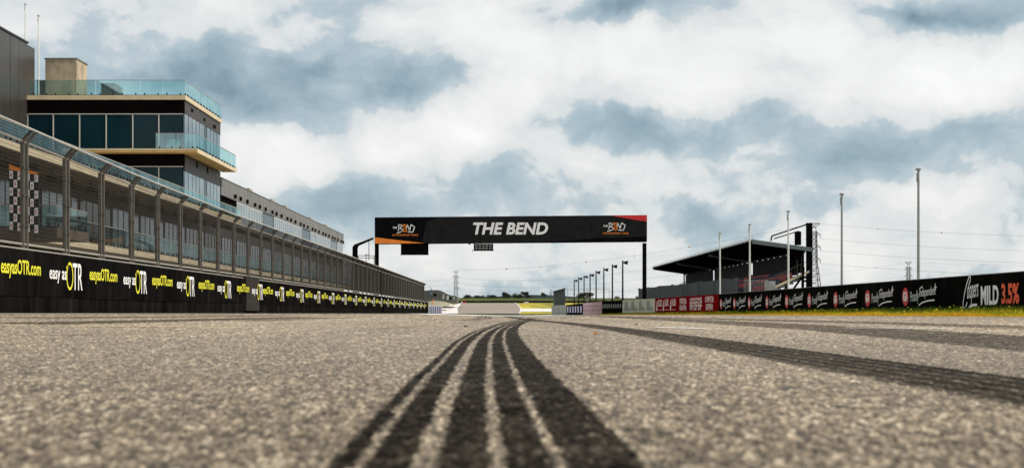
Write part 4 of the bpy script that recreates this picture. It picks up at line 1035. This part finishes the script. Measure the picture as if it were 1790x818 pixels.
mb = MB(); pts = [(735,532), (735,509), (752,507.8), (765,507.4), (770,508.5), (777,512), (784,515.5), (790,517), (799,518.5), (799,530)]
mb.prism([(P(a, b, 362)[0], P(a, b, 362)[2]) for a, b in pts], 362, 372); mb.build('wall', 'farwall', fb)
mb = MB()
for i in range(1, len(pts)-2): mb.bar(P(pts[i][0], pts[i][1]-.2, 361.8), P(pts[i+1][0], pts[i+1][1]-.2, 361.8), .09)
mb.build('roof_edge', 'darkframe', fb)
for (a_, b_, c_, d_, m_) in ((758,513,763,517.5,'black'), (774,513.8,776.4,522,'frame'), (781,516.5,784.5,523.5,'frame'), (785.5,519.5,789.5,523.5,'black'), (792,519,794.5,523,'frame'), (750,509,756,517,'greyglass')):
    mb = MB(); p0 = P(a_, d_, 361.9); p1 = P(c_, b_, 361.9); mb.box(p0[0], p1[0], 361.85, 361.99, p0[2], p1[2]); mb.build('window', m_, fb)
mb = MB(); mb.bar(P(751.5, 499.5, 363), P(751.5, 508, 363), .05); mb.bar(P(754.4, 503.5, 363), P(754.4, 508, 363), .1); mb.build('aerial', 'black', fb)
yp = empty('marker_post', P(756.8, 533, 340), 'thin orange yellow marker post standing before the pale mound', 'post')
mb = MB(); mb.bar(P(756.8, 534, 340), P(756.8, 524, 340), .11, n=8); mb.bar(P(756.8, 524, 340), P(756.8, 523.4, 340), .16, n=8); mb.build('post', 'orange', yp)

def tree(px, ytop, wpx, d, label, shape='round', seed=1):
    rr = random.Random(seed); X_ = (px-CX)/F*d; z0 = float(gz(X_, d)); zt = CZ+(HY-ytop+1.2)/F*d; wd = wpx*1.25/F*d; H = zt-z0
    t = empty('tree', (X_, d, z0), label, 'tree', 'trees along the far ridge')
    mb = MB(); mb.bar((X_, d, z0-.2), (X_+.05*wd, d, z0+H*.6), .09*H**.5, .05*H**.5, 6)
    lobes = []
    n = 5 if shape == 'round' else 4
    for i in range(n):
        a_ = rr.uniform(-.42, .42)*wd; h = z0+H*(rr.uniform(.5, .85) if shape == 'round' else rr.uniform(.72, .9)); b_ = rr.uniform(-.3, .3)*wd
        lobes.append((X_+a_, d+b_, h, wd*rr.uniform(.22, .36), H*(rr.uniform(.18, .30) if shape == 'round' else .13))); mb.bar((X_+.03*wd, d, z0+H*.45), (X_+a_, d+b_, h), .05, .03, 5)
    mb.build('trunk', 'trunk', t)
    mb = MB(); s = .06*wd+.14
    for (cx, cy, cz, r, rz) in lobes:
        for _ in range(190):
            v = Vector((rr.gauss(0, 1), rr.gauss(0, 1), rr.gauss(0, 1))).normalized()*rr.random()**.4
            c = Vector((cx+v.x*r, cy+v.y*r, cz+v.z*rz)); u = Vector((rr.uniform(-1,1), rr.uniform(-1,1), rr.uniform(-1,1)))*s; q_ = Vector((rr.uniform(-1,1), rr.uniform(-1,1), rr.uniform(-1,1)))*s
            mb.add([c, c+u, c+q_], [(0,1,2)])
    mb.build('crown', 'leafd', t)
TR = [(824,516.5,20,560,'round','wide low dark bush on the ridge just left of the track middle'), (838,518,8,560,'round','small bush between the wide bush and the leaning tree'),
 (845,516.8,7,600,'round','narrow small tree on the ridge above the middle of the far road'), (858,516,14,590,'round','loose dark tree with low crown above the far road middle'), (869,517.5,10,570,'round','low scrubby tree left of the leaning tree'),
 (884,512,9,560,'flat','leaning flat topped tree above the right half of the far road'), (888,515.5,13,565,'round','bushy tree at the foot of the leaning tree'), (904,515,16,580,'round','rounded tree between the leaning tree and the umbrella shaped tree'),
 (919,511,13,560,'flat','umbrella shaped tree above the right edge of the far road'), (923,514.5,10,570,'round','dark bush under the umbrella shaped tree'), (951,512.2,8,580,'flat','thin small tree left of the grey shed'),
 (1034,512.5,26,560,'flat','broad spreading tree behind the middle floodlight poles'), (1020,516,14,570,'round','low bush left of the broad spreading tree'), (1079,517,6,600,'round','small round tree right of the thin pipe frame'),
 (1113,519,8,600,'round','low dark bush left of the right gantry post'), (1120,515.5,4,580,'flat','tiny flat topped tree beside the right gantry post'), (1137,512,9,570,'round','tree half hidden right of the gantry post'), (1147,511.5,8,300,'round','bush peeping over the left end of the corrugated fence'),
 (1163,508.5,9,290,'round','second bush peeping over the corrugated fence')]
for i, (a_, b_, c_, d_, s_, l_) in enumerate(TR): tree(a_, b_, c_, d_, l_, s_, i+3)
mb = MB(); rr = random.Random(4)
for _ in range(5200):
    x = rr.uniform(-90, 190); d = rr.uniform(640, 760); z = float(gz(x, d))+rr.uniform(0, 1.0)**1.6*4.6*(.6+.4*math.sin(x*.11)*math.sin(x*.037+1)); c = Vector((x, d, z))
    mb.add([c, c+Vector((rr.uniform(-1,1), 0, rr.uniform(-.7,.7)))*.9, c+Vector((rr.uniform(-1,1), rr.uniform(-1,1), rr.uniform(-.7,.7)))*.9], [(0,1,2)])
tag(mb.build('far_wood', 'leafd'), 'thin far line of dark scrub along the horizon', 'wood', kind='stuff')

# pylons
def pylon(X_, d, label):
    t = empty('pylon', (X_, d, 0), label, 'pylon', 'lattice power pylons'); r = .18
    hw = lambda z: float(np.interp(z, [0, 13.7, 26, 42], [4.6, 2.7, 1.35, 1.15])); mb = MB()
    zs = [0, 5, 9.5, 13.5, 17, 20, 23, 26, 28.5, 31, 33.5, 36, 38.5, 41]
    for sx_ in (-1, 1):
        for sy in (-1, 1):
            for a_, b_ in zip(zs, zs[1:]): mb.bar((X_+sx_*hw(a_), d+sy*hw(a_), a_), (X_+sx_*hw(b_), d+sy*hw(b_), b_), r*1.3)
    for a_, b_ in zip(zs, zs[1:]):
        for sy in (-1, 1):
            mb.bar((X_-hw(a_), d+sy*hw(a_), a_), (X_+hw(b_), d+sy*hw(b_), b_), r*.7); mb.bar((X_+hw(a_), d+sy*hw(a_), a_), (X_-hw(b_), d+sy*hw(b_), b_), r*.7); mb.bar((X_-hw(b_), d+sy*hw(b_), b_), (X_+hw(b_), d+sy*hw(b_), b_), r*.7)
    mb.build('tower', 'pylon', t)
    for z in (27, 33.3, 39.5):
        mb = MB()
        for sx_ in (-1, 1):
            mb.bar((X_+sx_*hw(z), d, z), (X_+sx_*3.1, d, z), r); mb.bar((X_+sx_*hw(z), d, z+1.4), (X_+sx_*3.1, d, z), r); mb.bar((X_+sx_*3.1, d, z), (X_+sx_*3.1, d, z-1.9), r*.9)
        mb.build('crossarm', 'pylon', t)
    mb = MB()
    for sx_ in (-1, 1): mb.bar((X_+sx_*1.15, d, 41), (X_+sx_*.7, d, 43), r); mb.bar((X_+sx_*.7, d, 43), (X_+sx_*2.8, d, 45), r*1.3)
    mb.bar((X_-2.8, d, 45), (X_+2.8, d, 45), r*1.6); mb.bar((X_-.7, d, 43), (X_+.7, d, 43), r); mb.bar((X_-.7, d, 43), (X_+1.4, d, 45), r); mb.bar((X_+.7, d, 43), (X_-1.4, d, 45), r)
    mb.build('crown', 'pylon', t)
    return t
p0 = pylon((1423-CX)/F*708, 708, 'large lattice pylon right behind the grandstand')
PY = [((797-CX)/F*1512, 1512, 'pale lattice pylon in the distance left of the track middle'), ((1588-CX)/F*1243, 1243, 'small distant lattice pylon just left of the rightmost white pole'), ((963-CX)/F*2700, 2700, 'tiny faint lattice pylon left of the grey shed'), ((2330-CX)/F*730, 730, 'lattice pylon beyond the right edge of the photo')]
PP = [((1423-CX)/F*708, 708)]
for x, d, l in PY: o = copy_tree(p0); o.location = (x, d, 0); o['label'] = l; PP.append((x, d))

def cable(a_, b_, sag, r, label, balls=()):
    t = empty('power_line', a_, label, 'power line', 'overhead power lines'); mb = MB(); A_, B_ = Vector(a_), Vector(b_); N = 24
    pt = lambda f: A_.lerp(B_, f)-Vector((0, 0, 4*sag*f*(1-f)))
    for i in range(N): ra = r*((A_.lerp(B_, i/N)).y/700); mb.bar(pt(i/N), pt((i+1)/N), ra, n=3)
    mb.build('wire', 'pylon', t)
    for k, f in enumerate(balls):
        c = pt(f); mb = MB(); mb.ball(c, .42*c.y/700); mb.build('marker_ball', 'ball_r' if k % 2 else 'ball_w', t)
zs4 = [(45, 0), (37.4, 3.1), (31.4, 3.1), (25.1, 3.1)]
nm = ['topmost', 'second', 'third', 'lowest']
for (z, dx), n_ in zip(zs4, nm):
    cable((PP[0][0]+dx, 708, z), (PP[4][0]+dx, 730, z-1), 5.5, .05, f'{n_} power line running right from the large pylon', (.12, .24, .45, .62, .8) if z == 45 else ())
for (z, dx), n_ in zip(zs4, nm):
    cable((PP[0][0]-dx, 708, z), (PP[1][0]-dx, 1512, z+2), 11 if z < 45 else 7, .042, f'{n_} power line sagging left from the large pylon past the gantry', (.1, .2, .32, .45, .6, .74) if z == 45 else ())
for (z, dx), n_ in list(zip(zs4, nm))[1:]:
    cable((PP[1][0]+dx, 1512, z), (-420+dx, 1400, z), 10, .034, f'{n_} power line running left from the far pale pylon behind the pit wall')
cable((PP[2][0], 1243, 45), (-140, 1900, 42), 20, .03, 'upper faint power line sagging left from the small distant pylon')
cable((PP[2][0], 1243, 33), (-140, 1900, 31), 20, .03, 'lower faint power line sagging left from the small distant pylon')
cable((PP[2][0], 1243, 45), (760, 1000, 50), 9, .03, 'faint power line rising right from the small distant pylon')

# ------------------------------------------------------------------ small things on the track
gx_, gy_ = G(1040, 586)
mb = MB(); z = float(gz(gx_, gy_)); r = .024
pts = [(-1, 0, .3), (-.5, .5, .9), (.1, .6, 1.3), (.8, .3, .8), (1.1, -.1, .2), (.3, -.5, .5), (-.5, -.4, .2)]
mb.add([(gx_+a_*r, gy_+b_*r, z+.006+c_*r*1.0) for a_, b_, c_ in pts]+[(gx_, gy_, z+.008)], [(i, (i+1) % 7, 7) for i in range(7)]); mb.bar((gx_+1.1*r, gy_, z+.012), (gx_+1.6*r, gy_, z+.03), .003)
tag(mb.build('dry_leaf', 'brownleaf'), 'curled orange brown leaf lying on the asphalt right of the tyre marks', 'leaf')
for (px, py, r, l_) in ((814, 572, .030, 'dark rubber crumb on the track left of where the tyre marks narrow'), (887, 577, .016, 'tiny dark crumb lying on the middle tyre mark'), (1113, 568.5, .03, 'dark crumb on the track right of the orange leaf'), (1568, 553.5, .07, 'black lump at the edge of the track under the black barrier'), (770, 563.5, .03, 'small dark crumb far off on the track left of the marks')):
    x, d = G(px, py); z = float(gz(x, d)); mb = MB(); rr = random.Random(px)
    vs = [(x+r*rr.uniform(.6, 1.2)*math.cos(a_*1.047)*math.cos(b_), d+r*rr.uniform(.6, 1.1)*math.sin(a_*1.047)*math.cos(b_), z+r*.45+r*.5*math.sin(b_)) for b_ in (-.5, .5) for a_ in range(6)]
    mb.add(vs+[(x, d, z+r*1.0)], [(i, (i+1) % 6, 6+(i+1) % 6, 6+i) for i in range(6)]+[(6+i, 6+(i+1) % 6, 12) for i in range(6)]); tag(mb.build('rubber_crumb', 'stone'), l_, 'debris')
print('faces', sum(len(o.data.polygons) for o in COL.objects if o.type == 'MESH'))
